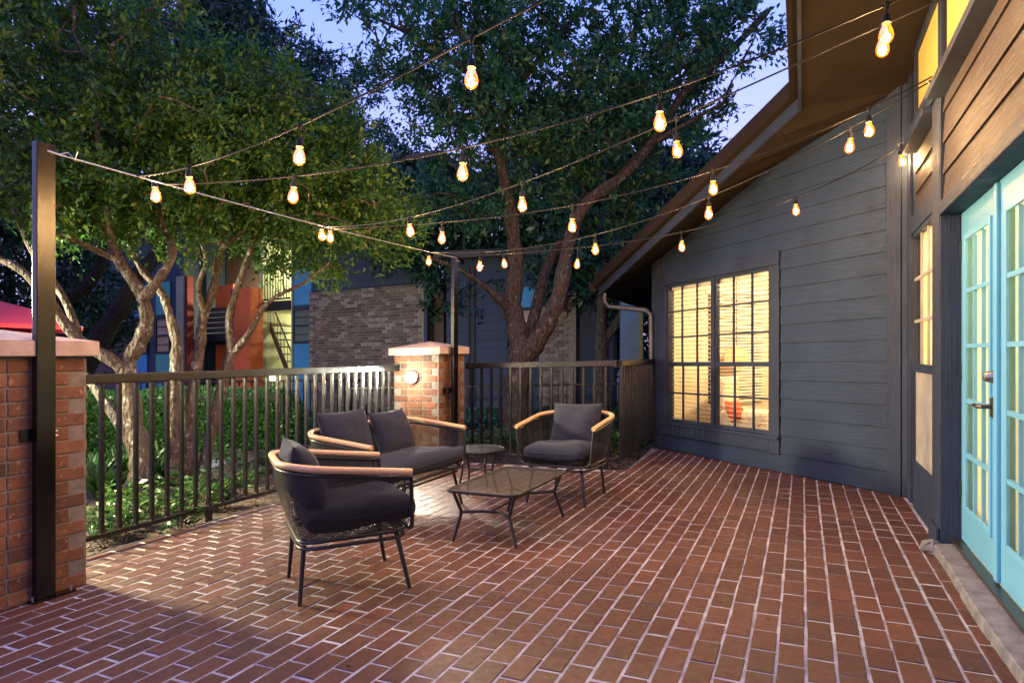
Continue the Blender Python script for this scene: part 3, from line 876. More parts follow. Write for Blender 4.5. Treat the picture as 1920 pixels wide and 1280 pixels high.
# french doors
def door(q0, q1, hinge_left):
    d0, d1 = 0.110, 0.142
    dr = hb('french_door', 'blue_door', FB, q0, q1, 0.095, 0.30, d0, d1)
    def s(n, m_, a, b_, c, d_, e_, f_, bev=0.0): return sub(n, m_, FB, a, b_, c, d_, e_, f_, dr, bev)
    st = 0.125
    s('stile', 'blue_door', q0, q0 + st, 0.3005, 2.068, d0, d1); s('stile', 'blue_door', q1 - st, q1, 0.3005, 2.068, d0, d1)
    s('rail', 'blue_door', q0 + st, q1 - st, 1.91, 2.068, d0, d1)
    # raised frame round the glass
    g0, g1, z0, z1 = q0 + st, q1 - st, 0.30, 1.91
    s('glass_frame', 'blue_door', g0 - 0.016, g0 + 0.022, z0 - 0.016, z1 + 0.016, d0 - 0.012, d0 + 0.004, 0.004)
    s('glass_frame', 'blue_door', g1 - 0.022, g1 + 0.016, z0 - 0.016, z1 + 0.016, d0 - 0.012, d0 + 0.004, 0.004)
    s('glass_frame', 'blue_door', g0 + 0.023, g1 - 0.023, z0 - 0.016, z0 + 0.022, d0 - 0.012, d0 + 0.004, 0.004)
    s('glass_frame', 'blue_door', g0 + 0.023, g1 - 0.023, z1 - 0.022, z1 + 0.016, d0 - 0.012, d0 + 0.004, 0.004)
    wd = (g1 - g0) / 3; hh = (z1 - z0) / 5
    for k in (1, 2): s('muntin', 'blue_door', g0 + wd * k - 0.011, g0 + wd * k + 0.011, z0 + 0.022, z1 - 0.022, d0 - 0.004, d0 + 0.014)
    for k in (1, 2, 3, 4): s('muntin', 'blue_door', g0 + 0.022, g1 - 0.022, z0 + hh * k - 0.012, z0 + hh * k + 0.012, d0 - 0.007, d0 + 0.012)
    p = MB(); p.add([FB(g0, z0, d0 + 0.016), FB(g1, z0, d0 + 0.016), FB(g1, z1, d0 + 0.016), FB(g0, z1, d0 + 0.016)], [(0, 1, 2, 3)]); p.build('pane', M['glass'], dr)
    if hinge_left:
        for z in (0.35, 1.06, 1.80): s('hinge', 'bronze', q0 - 0.012, q0 + 0.010, z, z + 0.10, d0 - 0.012, d0 - 0.001)
        # lever handle and deadbolt
        qh = q1 - 0.062
        s('handle_plate', 'bronze', qh - 0.032, qh + 0.032, 0.90, 1.00, d0 - 0.016, d0 - 0.0005, 0.003)
        h = MB(); h.tube([FB(qh, 0.955, d0 - 0.016), FB(qh, 0.955, d0 - 0.058), FB(qh - 0.01, 0.955, d0 - 0.066), FB(qh - 0.115, 0.955, d0 - 0.066)], [0.011, 0.011, 0.012, 0.009], 10); h.build('handle', M['bronze'], dr, True)
        k = MB(); k.tube([FB(qh, 1.105, d0 - 0.0005), FB(qh, 1.105, d0 - 0.014), FB(qh, 1.105, d0 - 0.045), FB(qh, 1.105, d0 - 0.05)], [0.034, 0.033, 0.024, 0.014], 16); k.build('deadbolt', M['nickel'], dr, True)
    return dr
door(1.680, 2.478, True); door(2.498, 3.30, False)
b = MB(); b.pbox(FB, 2.462, 2.515, 0.10, 2.06, 0.092, 0.1095); b.build('astragal', M['blue_door'], house, bevel=0.004)
# room behind the doors
hall = empty('lit_hall', tuple(FB(2.4, 0, 1.0)), 'warm lit hall behind the blue french doors', 'room')
def hl(n, m_, *a): return hb(n, m_, FB, *a, parent=hall)
hl('floor', 'floor_in', 0.35, 6.4, 0.02, 0.07, 0.17, 2.2); hl('ceiling', 'cream', 0.35, 6.4, 3.75, 3.8, 0.17, 2.2)
hl('wall', 'cream', 0.35, 6.4, 0.07, 3.75, 2.2, 2.26); hl('wall', 'cream', 0.29, 0.35, 0.07, 3.75, 0.17, 2.2); hl('wall', 'cream', 6.4, 6.46, 0.07, 3.75, 0.17, 2.2)
hlamp = empty('ceiling_lamp', tuple(FB(2.4, 3.4, 1.2)), 'flush ceiling lamp lighting the hall behind the doors', 'lamp')
q = MB(); q.lathe([(0.02, -0.08), (0.10, -0.06), (0.14, 0.0), (0.14, 0.03)], Matrix.Translation(FB(2.4, 3.71, 1.2)), 16); q.build('lamp_shade', M['lamp_warm'], hlamp, True)
point('hall_light', FB(2.2, 3.0, 1.2), P_ROOM * 1.5, (1.0, 0.74, 0.34), 0.15, hlamp)
point('hall_light', FB(1.2, 2.0, 1.2), P_ROOM * 0.5, (1.0, 0.74, 0.34), 0.15, hlamp)
def curtain(label, q0, q1, z0, z1, d):
    b = MB(); n = 90
    for i in range(n + 1):
        qq = q0 + (q1 - q0) * i / n
        dd = d + 0.0032 * math.sin(i * 1.15) + 0.0015 * math.sin(i * 0.37)
        b.v += [tuple(FB(qq, z0, dd)), tuple(FB(qq, z1, dd * 0.6 + d * 0.4))]
    for i in range(n): b.f.append((2 * i, 2 * i + 2, 2 * i + 3, 2 * i + 1))
    o = b.build('curtain', M['curtain'], None, True, 80)
    tag(o, label, 'curtain', 'pale curtains behind the glass of the door wall')
curtain('pale curtain behind the glass of the handled blue door', 1.70, 2.46, 0.25, 1.97, 0.162)
curtain('pale curtain behind the blue door nearest the frame edge', 2.51, 3.29, 0.25, 1.97, 0.162)
curtain('pale curtain behind the narrow navy window', 0.51, 1.40, 0.40, 2.14, 0.078)

# ---- roof edge, soffit, gutter
def rake(t, d, z): return FA(t, z, -d)
P_lo_t, P_hi_t, OH = -0.80, 2.66, 0.5
zlo, zhi = 2.115, 3.46
def bedge(k, z):  # along the overhang above the patio, towards the viewer
    x0, y0 = FA(P_hi_t, 0, -OH).xy
    return V(x0 - RX * k, y0 - RY * k, z + 0.224 * k + SL * (x0 - RX * k))
outer_lo = [rake(-0.80, OH, zlo), rake(P_hi_t, OH, zhi)]
q = MB()   # soffit: ruled strip from the eave edge to the wall tops
ts = [-0.80 + (P_hi_t + 0.80) * i / 8 for i in range(9)]
outer = [rake(t, OH, zlo + (zhi - zlo) * (t + 0.80) / (P_hi_t + 0.80)) for t in ts]
inner = [FA(-0.80, 2.30, 0.03)] + [FA(-0.25 + 3.5 * i / 7, zs(-0.25 + 3.5 * i / 7), 0.03) for i in range(8)]
q.v = [tuple(p) for p in outer + inner]
for i in range(8): q.f.append((i, i + 1, 9 + i + 1, 9 + i))
ob = [bedge(k, zhi) for k in (0, 2, 4, 6.5)]
ib = [FB(-0.02, zs(3.25), 0.08)] + [FB(k, zs(3.25) + 0.20 * k, 0.08) for k in (1.6, 3.6, 6.3)]
base = len(q.v); q.v += [tuple(p) for p in ob + ib]
for i in range(3): q.f.append((base + i, base + i + 1, base + 4 + i + 1, base + 4 + i))
q.f.append((8, base, base + 4, 17))
q.build('soffit', M['soffit'], house)
def board_run(name, mat, pts, h0, h1, th):
    """upright board following pts; th outwards offset vector list"""
    b = MB(); n = len(pts)
    for p, o_ in zip(pts, th):
        b.v += [tuple(p + V(0, 0, h0)), tuple(p + V(0, 0, h1)), tuple(p + o_ + V(0, 0, h1)), tuple(p + o_ + V(0, 0, h0))]
    for i in range(n - 1):
        for j in range(4):
            b.f.append((4 * i + j, 4 * i + (j + 1) % 4, 4 * i + 4 + (j + 1) % 4, 4 * i + 4 + j))
    b.f.append((3, 2, 1, 0)); b.f.append(tuple(4 * (n - 1) + j for j in range(4)))
    return b.build(name, M[mat], house)
nA = V(-0.9165, -0.400, 0); nB = V(-RY, RX, 0)
corner_n = (nA + nB).normalized() * 1.05
edge_pts = [outer[0], outer[-1]] + ob[1:]
ths = [nA, corner_n, nB, nB, nB]
board_run('fascia', 'navy_trim', edge_pts, -0.02, 0.15, [v * 0.03 for v in ths])
board_run('roof_edge', 'soffit', [p + v * 0.032 for p, v in zip(edge_pts, ths)], 0.09, 0.235, [v * 0.075 for v in ths])
# roof surface
q = MB()
back = [V(outer[0].x + 3.2, outer[0].y + 7.5, outer[0].z + 0.23), V(outer[-1].x + 9, outer[-1].y + 7.5, zhi + 1.5), ob[-1] + V(9, 0, 1.4)]
tops = [p + v * 0.11 + V(0, 0, 0.24) for p, v in zip(edge_pts, ths)]
q.v = [tuple(p) for p in tops] + [tuple(b_) for b_ in back]
q.f = [(0, 1, 6, 5), (1, 2, 3, 4, 7, 6)]
q.build('roof', M['roof'], house)
# eave return box, hidden side wall, gutter and downspout at the far corner
q = MB(); q.pbox(FA, -0.25, 3.2, 0.0, 2.4, 6.0, 6.1); q.build('rear_wall', M['navy_trim'], house)
FC = frame_fn(FA(-0.25, 0, 0).xy, (0.400, 0.9165), (0.9165, -0.400))
q = MB(); q.pbox(FC, 0.0, 6.5, 0.0, 2.5, 0.0, 0.1); q.build('side_wall', M['navy_trim'], house)
q = MB()
e0 = outer[0]
q.add([e0, FA(-0.25, 2.32, 0.0), FA(-0.25, 2.32, 0.0) + V(0.4 * 6, 0.9165 * 6, 0), e0 + V(0.4 * 6, 0.9165 * 6, 0)], [(0, 1, 2, 3)])
q.build('eave_soffit', M['soffit'], house)
gp = e0 + V(-0.05, 0.02, 0.10)
q = MB()
for p in (gp + V(-0.02, -0.05, 0), gp + V(2.4, 5.5, 0)):
    q.v += [tuple(p + V(-0.10, 0, 0.07)), tuple(p + V(-0.085, 0, -0.05)), tuple(p + V(0.0, 0, -0.07)), tuple(p + V(0.03, 0, 0.07))]
q.f = [(0, 1, 5, 4), (1, 2, 6, 5), (2, 3, 7, 6), (0, 3, 2, 1), (4, 5, 6, 7)]
q.build('gutter', M['soffit'], house)
q = MB()
dp = [e0 + V(0.06, -0.02, 0.02), e0 + V(0.06, -0.02, -0.10), e0 + V(0.12, -0.02, -0.17), FA(-0.27, 1.86, -0.10), FA(-0.215, 1.80, -0.06), FA(-0.215, 1.2, -0.055), FA(-0.215, 0.15, -0.055)]
q.tube(dp, 0.033, 10); q.build('downspout', plain('downspout', (0.055, 0.06, 0.078), 0.4), house, True, 60)

# loose stone by the door
rs = random.Random(9)
q = MB(); Mx = Matrix.Translation(FB(1.70, 0.035, -0.055))
q.lathe([(0.03, -0.035), (0.055, -0.02), (0.06, 0.01), (0.04, 0.035), (0.015, 0.045)], Mx, 7)
q.v = [(x + rs.uniform(-0.012, 0.012), y + rs.uniform(-0.012, 0.012), z + rs.uniform(-0.008, 0.008)) for x, y, z in q.v]
tag(q.build('stone', M['concrete'], None), 'loose grey stone on the patio at the end of the door threshold', 'stone')

# ------------------------------------------------------------------ furniture
def rounded_path(pts, rad, n=6):
    """polyline with filleted inner corners"""
    pts = [Vector(p) for p in pts]; out = [pts[0]]
    for i in range(1, len(pts) - 1):
        a, p, c = pts[i - 1], pts[i], pts[i + 1]
        r = rad[i] if isinstance(rad, (list, tuple)) else rad
        d0 = (a - p); d1 = (c - p); k = min(r, d0.length * 0.49, d1.length * 0.49)
        s, e_ = p + d0.normalized() * k, p + d1.normalized() * k
        for j in range(n + 1):
            u = j / n
            out.append(s * (1 - u) ** 2 + p * 2 * u * (1 - u) + e_ * u * u)
    out.append(pts[-1]); return out
def cushion_mesh(name, w, d, h, boxy, pinch, seed, front_roll=0.0, n=22):
    rg = np.random.default_rng(seed)
    ph = rg.uniform(0, 6, 6)
    b = MB(); N = n + 1
    for side in (1, -1):
        for i in range(N):
            for j in range(N):
                u = -1 + 2 * i / n; v = -1 + 2 * j / n
                # spread samples to the rim
                u = math.sin(u * math.pi / 2); v = math.sin(v * math.pi / 2)
                pr = max(0.0, (1 - abs(u) ** boxy)) * max(0.0, (1 - abs(v) ** boxy))
                th = h / 2 * pr ** (0.42 if boxy > 3 else 0.5)
                if boxy > 3:
                    mm = max(1.0, (abs(u) ** 9 + abs(v) ** 9) ** (1 / 9)); u /= mm; v /= mm
                x = w / 2 * u * (1 - pinch * (1 - v * v) * u * u); y = d / 2 * v * (1 - pinch * (1 - u * u) * v * v)
                wr = 0.006 * (math.sin(5 * u + ph[0] + 2 * v) + math.sin(7 * v + ph[1] - 3 * u) * 0.6) * pr
                b.v.append((x, y, side * th + wr * 1.3))
    for s in range(2):
        o_ = s * N * N
        for i in range(n):
            for j in range(n):
                k = o_ + i * N + j; f = (k, k + N, k + N + 1, k + 1)
                b.f.append(f if s == 0 else f[::-1])
    me = b.mesh(name, M['cushion'], True, 75)
    return me

def piping(name, w, d, pinch, parent):
    ring = []
    n = 14
    edge = [(-1 + 2 * i / n, -1) for i in range(n)] + [(1, -1 + 2 * i / n) for i in range(n)] + [(1 - 2 * i / n, 1) for i in range(n)] + [(-1, 1 - 2 * i / n) for i in range(n)]
    if pinch == 0.0: edge = [(u / max(1.0, (abs(u) ** 9 + abs(v) ** 9) ** (1 / 9)), v / max(1.0, (abs(u) ** 9 + abs(v) ** 9) ** (1 / 9))) for u, v in edge]
    for u, v in edge: ring.append(V(w / 2 * u * (1 - pinch * (1 - v * v) * u * u), d / 2 * v * (1 - pinch * (1 - u * u) * v * v), 0))
    q = MB(); q.tube(ring, 0.0045, 6, closed=True)
    o = bpy.data.objects.new(name, q.mesh(name, M['cushion'], True, 60)); COL.objects.link(o); o.parent = parent
def lounge_seat(half, label, cat, group, pillows):
    """half: half width at the arm ends. Local +y is the front."""
    name = 'armchair' if cat == 'armchair' else 'loveseat'
    root = empty(name, (0, 0, 0), label, cat, group)
    hw = half; hb_ = half - 0.075
    # arm rail: front ends lower than the back
    rail = rounded_path([(-hw, 0.325, 0.640), (-hw - 0.01, -0.21, 0.705), (-hw + 0.12, -0.335, 0.72), (hw - 0.12, -0.335, 0.72), (hw + 0.01, -0.21, 0.705), (hw, 0.325, 0.640)], 0.20, 8)
    q = MB(); q.tube([p + V(0, 0, 0.010) for p in rail], 0.0185, 12); q.build('arm_rail', M['tan'], root, True, 60)
    q = MB(); q.tube([p + V(0, 0, -0.022) for p in rail], 0.011, 8); q.build('rail_tube', M['chair_metal'], root, True, 60)
    # base ring
    ring = rounded_path([(0, 0.315, 0.325), (-hb_, 0.315, 0.325), (-hb_, -0.245, 0.325), (hb_, -0.245, 0.325), (hb_, 0.315, 0.325), (0, 0.3151, 0.325)], 0.10, 6)
    q = MB(); q.tube(ring, 0.0115, 8); q.build('seat_ring', M['chair_metal'], root, True, 60)
    q = MB(); q.tube([p + V(0, 0, -0.034) for p in ring], 0.0105, 8); q.build('base_ring', M['chair_metal'], root, True, 60)
    # front loop: down from the arm end and round under the seat front
    fr = rounded_path([(-hw, 0.322, 0.63), (-hw + 0.03, 0.330, 0.35), (-hb_ + 0.02, 0.333, 0.327), (hb_ - 0.02, 0.333, 0.327), (hw - 0.03, 0.330, 0.35), (hw, 0.322, 0.63)], [0, 0.11, 0.05, 0.05, 0.11, 0], 6)
    q = MB(); q.tube(fr, 0.0115, 8); q.build('front_frame', M['chair_metal'], root, True, 60)
    # perforated shell between rail and ring
    NS = 60
    def sample(path, n):
        path = [Vector(p) for p in path]; L = [0]
        for a, c in zip(path, path[1:]): L.append(L[-1] + (c - a).length)
        out = []; k = 0
        for i in range(n + 1):
            s = L[-1] * i / n
            while k < len(L) - 2 and L[k + 1] < s: k += 1
            f = (s - L[k]) / max(1e-9, L[k + 1] - L[k]); out.append(path[k].lerp(path[k + 1], min(1, f)))
        return out, L[-1]
    top, Lt = sample([p + V(0, 0, -0.03) for p in rail], NS)
    half_ring = rounded_path([(-hb_, 0.315, 0.33), (-hb_, -0.245, 0.33), (hb_, -0.245, 0.33), (hb_, 0.315, 0.33)], 0.10, 6)
    bot, _ = sample(half_ring, NS)
    q = MB(); q.uv = []; NV = 6
    for j in range(NV + 1):
        f = j / NV
        for i in range(NS + 1):
            p = bot[i].lerp(top[i], f); bul = 0.02 * math.sin(f * math.pi)
            c = V(0, -0.0, p.z); d = (p - c); d.z = 0; d.normalize()
            q.v.append(tuple(p + d * bul)); q.uv.append((Lt * i / NS, 0.40 * f))
    for j in range(NV):
        for i in range(NS):
            k = j * (NS + 1) + i; q.f.append((k, k + 1, k + NS + 2, k + NS + 1))
    q.build('shell', M['shell'], root, True, 80)
    # seat pan
    q = MB(); q.uv = []
    for y in (-0.27, 0.31):
        for x in (-hb_ + 0.01, hb_ - 0.01): q.v.append((x, y, 0.327)); q.uv.append((x, y))
    q.f = [(0, 1, 3, 2)]; q.build('seat_pan', M['shell'], root)
    # legs
    for sx in (-1, 1):
        for top_p, bot_p in (((sx * (hb_ - 0.06), 0.27, 0.30), (sx * (hw - 0.085), 0.325, 0.0)), ((sx * (hb_ - 0.06), -0.22, 0.30), (sx * (hw - 0.115), -0.25, 0.0))):
            q = MB(); q.tube([top_p, bot_p], [0.0145, 0.0115], 8); q.build('leg', M['chair_metal'], root, True, 60)
    # cushions
    sc = put('seat_cushion', cushion_mesh('seat_cushion', 2 * hw - 0.135, 0.60, 0.165, 5, 0.0, 3 + int(half * 10)), root)
    sc.matrix_basis = Matrix.Translation((0, 0.085, 0.425)) @ Matrix.Rotation(math.radians(2.5), 4, 'X')
    piping('piping', 2 * hw - 0.135, 0.60, 0.0, sc)
    for k, (px, w, hh, lean, yaw) in enumerate(pillows):
        pm = put('back_pillow', cushion_mesh('back_pillow', w, hh, 0.20, 2.2, 0.07, 11 + k), root)
        pm.matrix_basis = Matrix.Translation((px, -0.185, 0.445 + hh * 0.42)) @ Matrix.Rotation(yaw, 4, 'Z') @ Matrix.Rotation(math.radians(90 + lean), 4, 'X')
        piping('piping', w, hh, 0.07, pm)
    return root
near = lounge_seat(0.355, 'charcoal mesh armchair nearest the viewer, seen from behind its arm', 'armchair', 'mesh armchairs with tan arms', [(0.0, 0.48, 0.42, 22, 0.0)])
far = copy_tree(near)
far['label'] = 'charcoal armchair beyond the coffee table, facing the viewer by the corner fence'
sofa = lounge_seat(0.66, 'charcoal two seat sofa with tan arms along the long fence', 'sofa', None, [(-0.31, 0.52, 0.42, 20, 0.05), (0.29, 0.52, 0.47, 16, -0.06)])
def facing(vx, vy): return math.atan2(vy, vx) - math.pi / 2
place(near, -0.68 - 0.325 * 0.90, 3.715 - 0.325 * 0.436, facing(0.90, 0.436))
place(far, 0.367 + 0.325 * 0.456, 5.36 + 0.325 * 0.89, facing(-0.456, -0.89))
smx, smy = (-0.92 - 0.427) / 2, (4.336 + 5.56) / 2
place(sofa, smx - 0.325 * 0.909, smy + 0.325 * 0.418, facing(0.909, -0.418))

# coffee table
def coffee_table():
    root = empty('coffee_table', (0, 0, 0), 'low black mesh coffee table with rounded corners', 'coffee table')
    L2, W2, zt = 0.49, 0.265, 0.352
    rim = rounded_path([(0, -W2, zt), (-L2, -W2, zt), (-L2, W2, zt), (L2, W2, zt), (L2, -W2, zt), (0.0001, -W2, zt)], 0.075, 6)
    q = MB(); q.tube(rim, 0.0125, 8); q.build('rim', M['chair_metal'], root, True, 60)
    q = MB(); q.uv = []
    c = [0, 0]
    q.v.append((0, 0, zt + 0.006)); q.uv.append((0, 0))
    for p in rim[:-1]: q.v.append((p.x * 0.985, p.y * 0.97, zt + 0.006)); q.uv.append((p.x, p.y))
    n = len(rim) - 1
    for i in range(n): q.f.append((0, 1 + (i + 1) % n, 1 + i))
    q.build('table_top', M['table_mesh'], root)
    for sx in (-1, 1):
        for sy in (-1, 1):
            pts = rounded_path([(sx * (L2 - 0.055), sy * (W2 - 0.03), zt - 0.01), (sx * (L2 - 0.075), sy * (W2 - 0.085), 0.20), (sx * (L2 - 0.045), sy * (W2 - 0.025), 0.0)], 0.025, 4)
            q = MB(); q.tube(pts, 0.0125, 8); q.build('leg', M['chair_metal'], root, True, 60)
        q = MB(); q.tube([(sx * (L2 - 0.075), -(W2 - 0.09), 0.20), (sx * (L2 - 0.16), -0.05, 0.195), (sx * (L2 - 0.16), 0.05, 0.195), (sx * (L2 - 0.075), W2 - 0.09, 0.20)], 0.0105, 8)
        q.build('crossbar', M['chair_metal'], root, True, 60)
    q = MB(); q.tube([(-L2 + 0.16, 0, 0.195), (L2 - 0.16, 0, 0.195)], 0.009, 8); q.build('stretcher', M['chair_metal'], root, True, 60)
    return root
ct = coffee_table()
place(ct, -0.003, 4.655, math.atan2(0.9, 0.42))
def side_table():
    root = empty('side_table', (0, 0, 0), 'small round black mesh table between sofa and far armchair', 'side table')
    R_, zt = 0.258, 0.395
    rim = [V(R_ * math.cos(a), R_ * math.sin(a), zt) for a in [2 * math.pi * i / 40 for i in range(40)]]
    q = MB(); q.tube(rim, 0.012, 8, closed=True); q.build('rim', M['chair_metal'], root, True, 60)
    q = MB(); q.uv = [(0, 0)]; q.v = [(0, 0, zt + 0.006)]
    for p in rim: q.v.append((p.x * 0.98, p.y * 0.98, zt + 0.006)); q.uv.append((p.x, p.y))
    for i in range(40): q.f.append((0, 1 + i, 1 + (i + 1) % 40))
    q.build('table_top', M['table_mesh'], root)
    for k in range(4):
        a = math.pi / 4 + k * math.pi / 2; c, s = math.cos(a), math.sin(a)
        pts = rounded_path([(0.20 * c, 0.20 * s, zt - 0.01), (0.155 * c, 0.155 * s, 0.21), (0.205 * c, 0.205 * s, 0.0)], 0.03, 4)
        q = MB(); q.tube(pts, 0.0115, 8); q.build('leg', M['chair_metal'], root, True, 60)
        q = MB(); q.tube([(0.155 * c, 0.155 * s, 0.21), (0.0, 0.0, 0.205)], 0.0095, 8); q.build('crossbar', M['chair_metal'], root, True, 60)
    return root
place(side_table(), -0.325, 5.98, 0.35)

# ------------------------------------------------------------------ wall lamp on the pillar
lc = RL(6.187, 1.05, 4.104)
wl_ = empty('wall_lamp', tuple(lc), 'lit round white wall lamp on the corner brick pillar', 'lamp')
outv = V(-RX, -RY, 0)
Mw = Matrix.Translation(lc) @ outv.to_track_quat('Z', 'Y').to_matrix().to_4x4()
q = MB(); q.lathe([(0.075, 0.004), (0.078, 0.02), (0.066, 0.035)], Mw, 20); q.build('lamp_base', M['nickel'], wl_, True)
q = MB(); q.lathe([(0.060, 0.036), (0.066, 0.06), (0.058, 0.09), (0.038, 0.11), (0.012, 0.118)], Mw, 20); q.build('lamp_globe', M['lamp_white'], wl_, True)
def spot(name, loc, aim, power, color, radius, cone, blend, parent):
    d = bpy.data.lights.new(name, 'SPOT'); d.energy = power; d.color = color; d.shadow_soft_size = radius
    d.spot_size = math.radians(cone); d.spot_blend = blend
    o = bpy.data.objects.new(name, d); COL.objects.link(o)
    o.matrix_basis = Matrix.Translation(loc) @ (Vector(aim) - Vector(loc)).to_track_quat('-Z', 'Y').to_matrix().to_4x4()
    o.parent = parent; o.matrix_parent_inverse = Matrix.Translation(parent.location).inverted()
    return o
point('sconce_light', lc + outv * 0.22 + V(0, 0, 0.02), P_SCONCE, (1.0, 0.95, 0.78), 0.06, wl_)
spot('sconce_beam', lc + outv * 0.14, lc + outv * 2.0 + V(0.35, 0, -0.75), P_SCONCE * 11, (1.0, 0.96, 0.78), 0.06, 150, 0.9, wl_)

# ------------------------------------------------------------------ string lights
WA = RL(2.10, 2.412, 3.69); WB = RL(6.37, 2.42, 3.632)
sw = empty('support_wire', tuple(WA), 'taut steel wire strung between the two black posts', 'wire')
def wire_at(t):
    p = WA.lerp(WB, t); p.z -= 0.05 * 4 * t * (1 - t) * 0.5; return p
q = MB(); q.tube([wire_at(i / 24) for i in range(25)], 0.0042, 6); q.build('cable', M['steel_wire'], sw)
q = MB()
q.tube([WA, WA + V(0.03, 0.03, 0.02), WA + V(0.055, 0.05, -0.01), WA + V(0.07, 0.05, 0.03)], 0.003, 5); q.build('knot', M['steel_wire'], sw)
def lathe_mesh(name, prof, mat, n=12):
    b = MB(); b.lathe(prof, None, n); return b.mesh(name, mat, True, 50)
socket_me = lathe_mesh('socket', [(0.006, 0.046), (0.013, 0.042), (0.017, 0.034), (0.0185, 0.016), (0.0200, 0.012), (0.0200, 0.0)], M['rubber'])
bulb_me = lathe_mesh('bulb', [(0.013, 0.0), (0.017, -0.012), (0.027, -0.038), (0.031, -0.058), (0.029, -0.074), (0.021, -0.088), (0.010, -0.095), (0.003, -0.097)], M['bulb_glass'], 16)
core_me = lathe_mesh('filament', [(0.002, -0.014), (0.004, -0.026), (0.0075, -0.050), (0.0070, -0.064), (0.004, -0.076), (0.002, -0.080)], M['bulb_core'], 10)
def unrect(px, py): return py + 0.021 * (px - 960)
def strand(label, p0, hook_xy, hook_z, photo, bulbs, cord=0.0050):
    """photo: (px, py) samples of the cable in the photograph, turned into heights along the plan line"""
    hx, hy = hook_xy; p1 = V(hx, hy, hook_z + g(hx))
    def at(px):
        u = (px - 960) / FPX
        dx, dy = p1.x - p0.x, p1.y - p0.y
        den = dx - u * dy
        return (u * p0.y - p0.x) / den
    prof = [(0.0, p0.z)]
    for px, py in photo:
        t = at(px)
        if not 0.005 < t < 0.995: continue
        Y = p0.y + t * (p1.y - p0.y)
        z = H - (py - HOR) / FPX * Y
        prof.append((t, z))
    prof.append((1.0, p1.z)); prof.sort()
    # smooth: fit a quadratic sag through the samples keeping the ends
    T = np.array([p[0] for p in prof]); Z = np.array([p[1] for p in prof])
    lin = Z[0] + (Z[-1] - Z[0]) * T
    bas = np.stack([T * (1 - T), T * (1 - T) * (2 * T - 1)], 1)
    co, *_ = np.linalg.lstsq(bas, Z - lin, rcond=None)
    def pos(t):
        zz = Z[0] + (Z[-1] - Z[0]) * t + co[0] * t * (1 - t) + co[1] * t * (1 - t) * (2 * t - 1)
        return V(p0.x + t * (p1.x - p0.x), p0.y + t * (p1.y - p0.y), zz)
    root = empty('string_light', tuple(p0), label, 'string lights', 'strands of string lights over the patio')
    q = MB(); q.tube([pos(i / 60) for i in range(61)], cord, 6); q.build('cable', M['rubber'], root, True, 80)
    for px, py in bulbs:
        t = at(px); p = pos(t)
        bz = H - (py - HOR) / FPX * p.y            # bulb centre height
        sz = min(bz + 0.052, p.z - 0.02)           # socket bottom
        q = MB(); q.tube([p + V(0, 0, -0.002), V(p.x, p.y, sz + 0.04)], 0.0045, 6)
        q.lathe([(0.004, -0.028), (0.011, -0.012), (0.012, 0.010), (0.006, 0.014)], Matrix.Translation(p), 8)
        q.build('drop_cord', M['rubber'], root)
        tilt = Matrix.Rotation(random.uniform(-0.11, 0.11), 4, 'X') @ Matrix.Rotation(random.uniform(-0.11, 0.11), 4, 'Y')
        so = put('socket', socket_me, root, Matrix.Translation((p.x, p.y, sz)) @ tilt)
        bu = bpy.data.objects.new('bulb', bulb_me); COL.objects.link(bu); bu.parent = so
        fi = bpy.data.objects.new('filament', core_me); COL.objects.link(fi); fi.parent = so
        li = bpy.data.lights.new('bulb_light', 'POINT'); li.energy = P_BULB * random.uniform(0.85, 1.15); li.color = BULB_COL; li.shadow_soft_size = 0.026
        lo = bpy.data.objects.new('bulb_light', li); COL.objects.link(lo); lo.parent = so; lo.location = (0, 0, -0.052)
    return root
def hook(y): return (2.67 + 0.46 * (y - 3.965) - 0.03, y)
strand('string light strand passing nearest overhead, from by the left post', wire_at(0.104), hook(1.9), 2.95,
       [(350, 307), (565, 240), (885, 75), (1010, 0)], [(355, 350), (562, 295), (884, 150)])
strand('string light strand second from the viewer, nearly level over the left fence', wire_at(0.148), hook(2.75), 2.95,
       [(550, 323), (865, 288), (1228, 175), (1480, 84), (1640, 14)], [(283 + 8, 365), (551, 368), (868, 325), (1237, 230), (1662, 66)])
strand('third string light strand, starting at the wire above the hedge end', wire_at(0.49), hook(2.95), 2.95,
       [(765, 400), (980, 348), (1265, 235), (1480, 118), (1640, 38)], [(603, 442), (768, 433), (979, 385), (1268, 283), (1655, 90)])
strand('fourth string light strand, ending at the door wall sill', wire_at(0.515), hook(3.98), 2.965,
       [(828, 418), (1068, 386), (1333, 320), (1620, 212)], [(619, 444), (829, 447), (1073, 424), (1337, 354), (1629, 245)])
strand('fifth string light strand, crossing low in front of the gable', wire_at(0.867), hook(4.02), 2.955,
       [(895, 473), (1115, 440), (1330, 370), (1590, 242)], [(798 + 6, 490), (900, 500), (1116, 468), (1329, 401), (1595, 275)])
strand('farthest string light strand, from the lamp pillar post to the wall corner', wire_at(1.0), hook(5.22), 2.93,
       [(945, 474), (1083, 466), (1278, 437), (1490, 368), (1640, 305)], [(945, 495), (1083, 496), (1278, 463), (1492, 395), (1690, 303)])
for i, y in enumerate((1.9, 2.85, 4.0, 5.22)):
    hx, hy = hook(y); p = V(hx, hy, 2.95 + g(hx))
    q = MB(); q.tube([p + V(0.05, -0.02, 0.0), p + V(0.01, 0, 0.01), p + V(-0.02, 0.01, 0.0), p + V(-0.01, 0.01, -0.02)], 0.004, 6)
    q.build('screw_hook', M['steel_wire'], house)

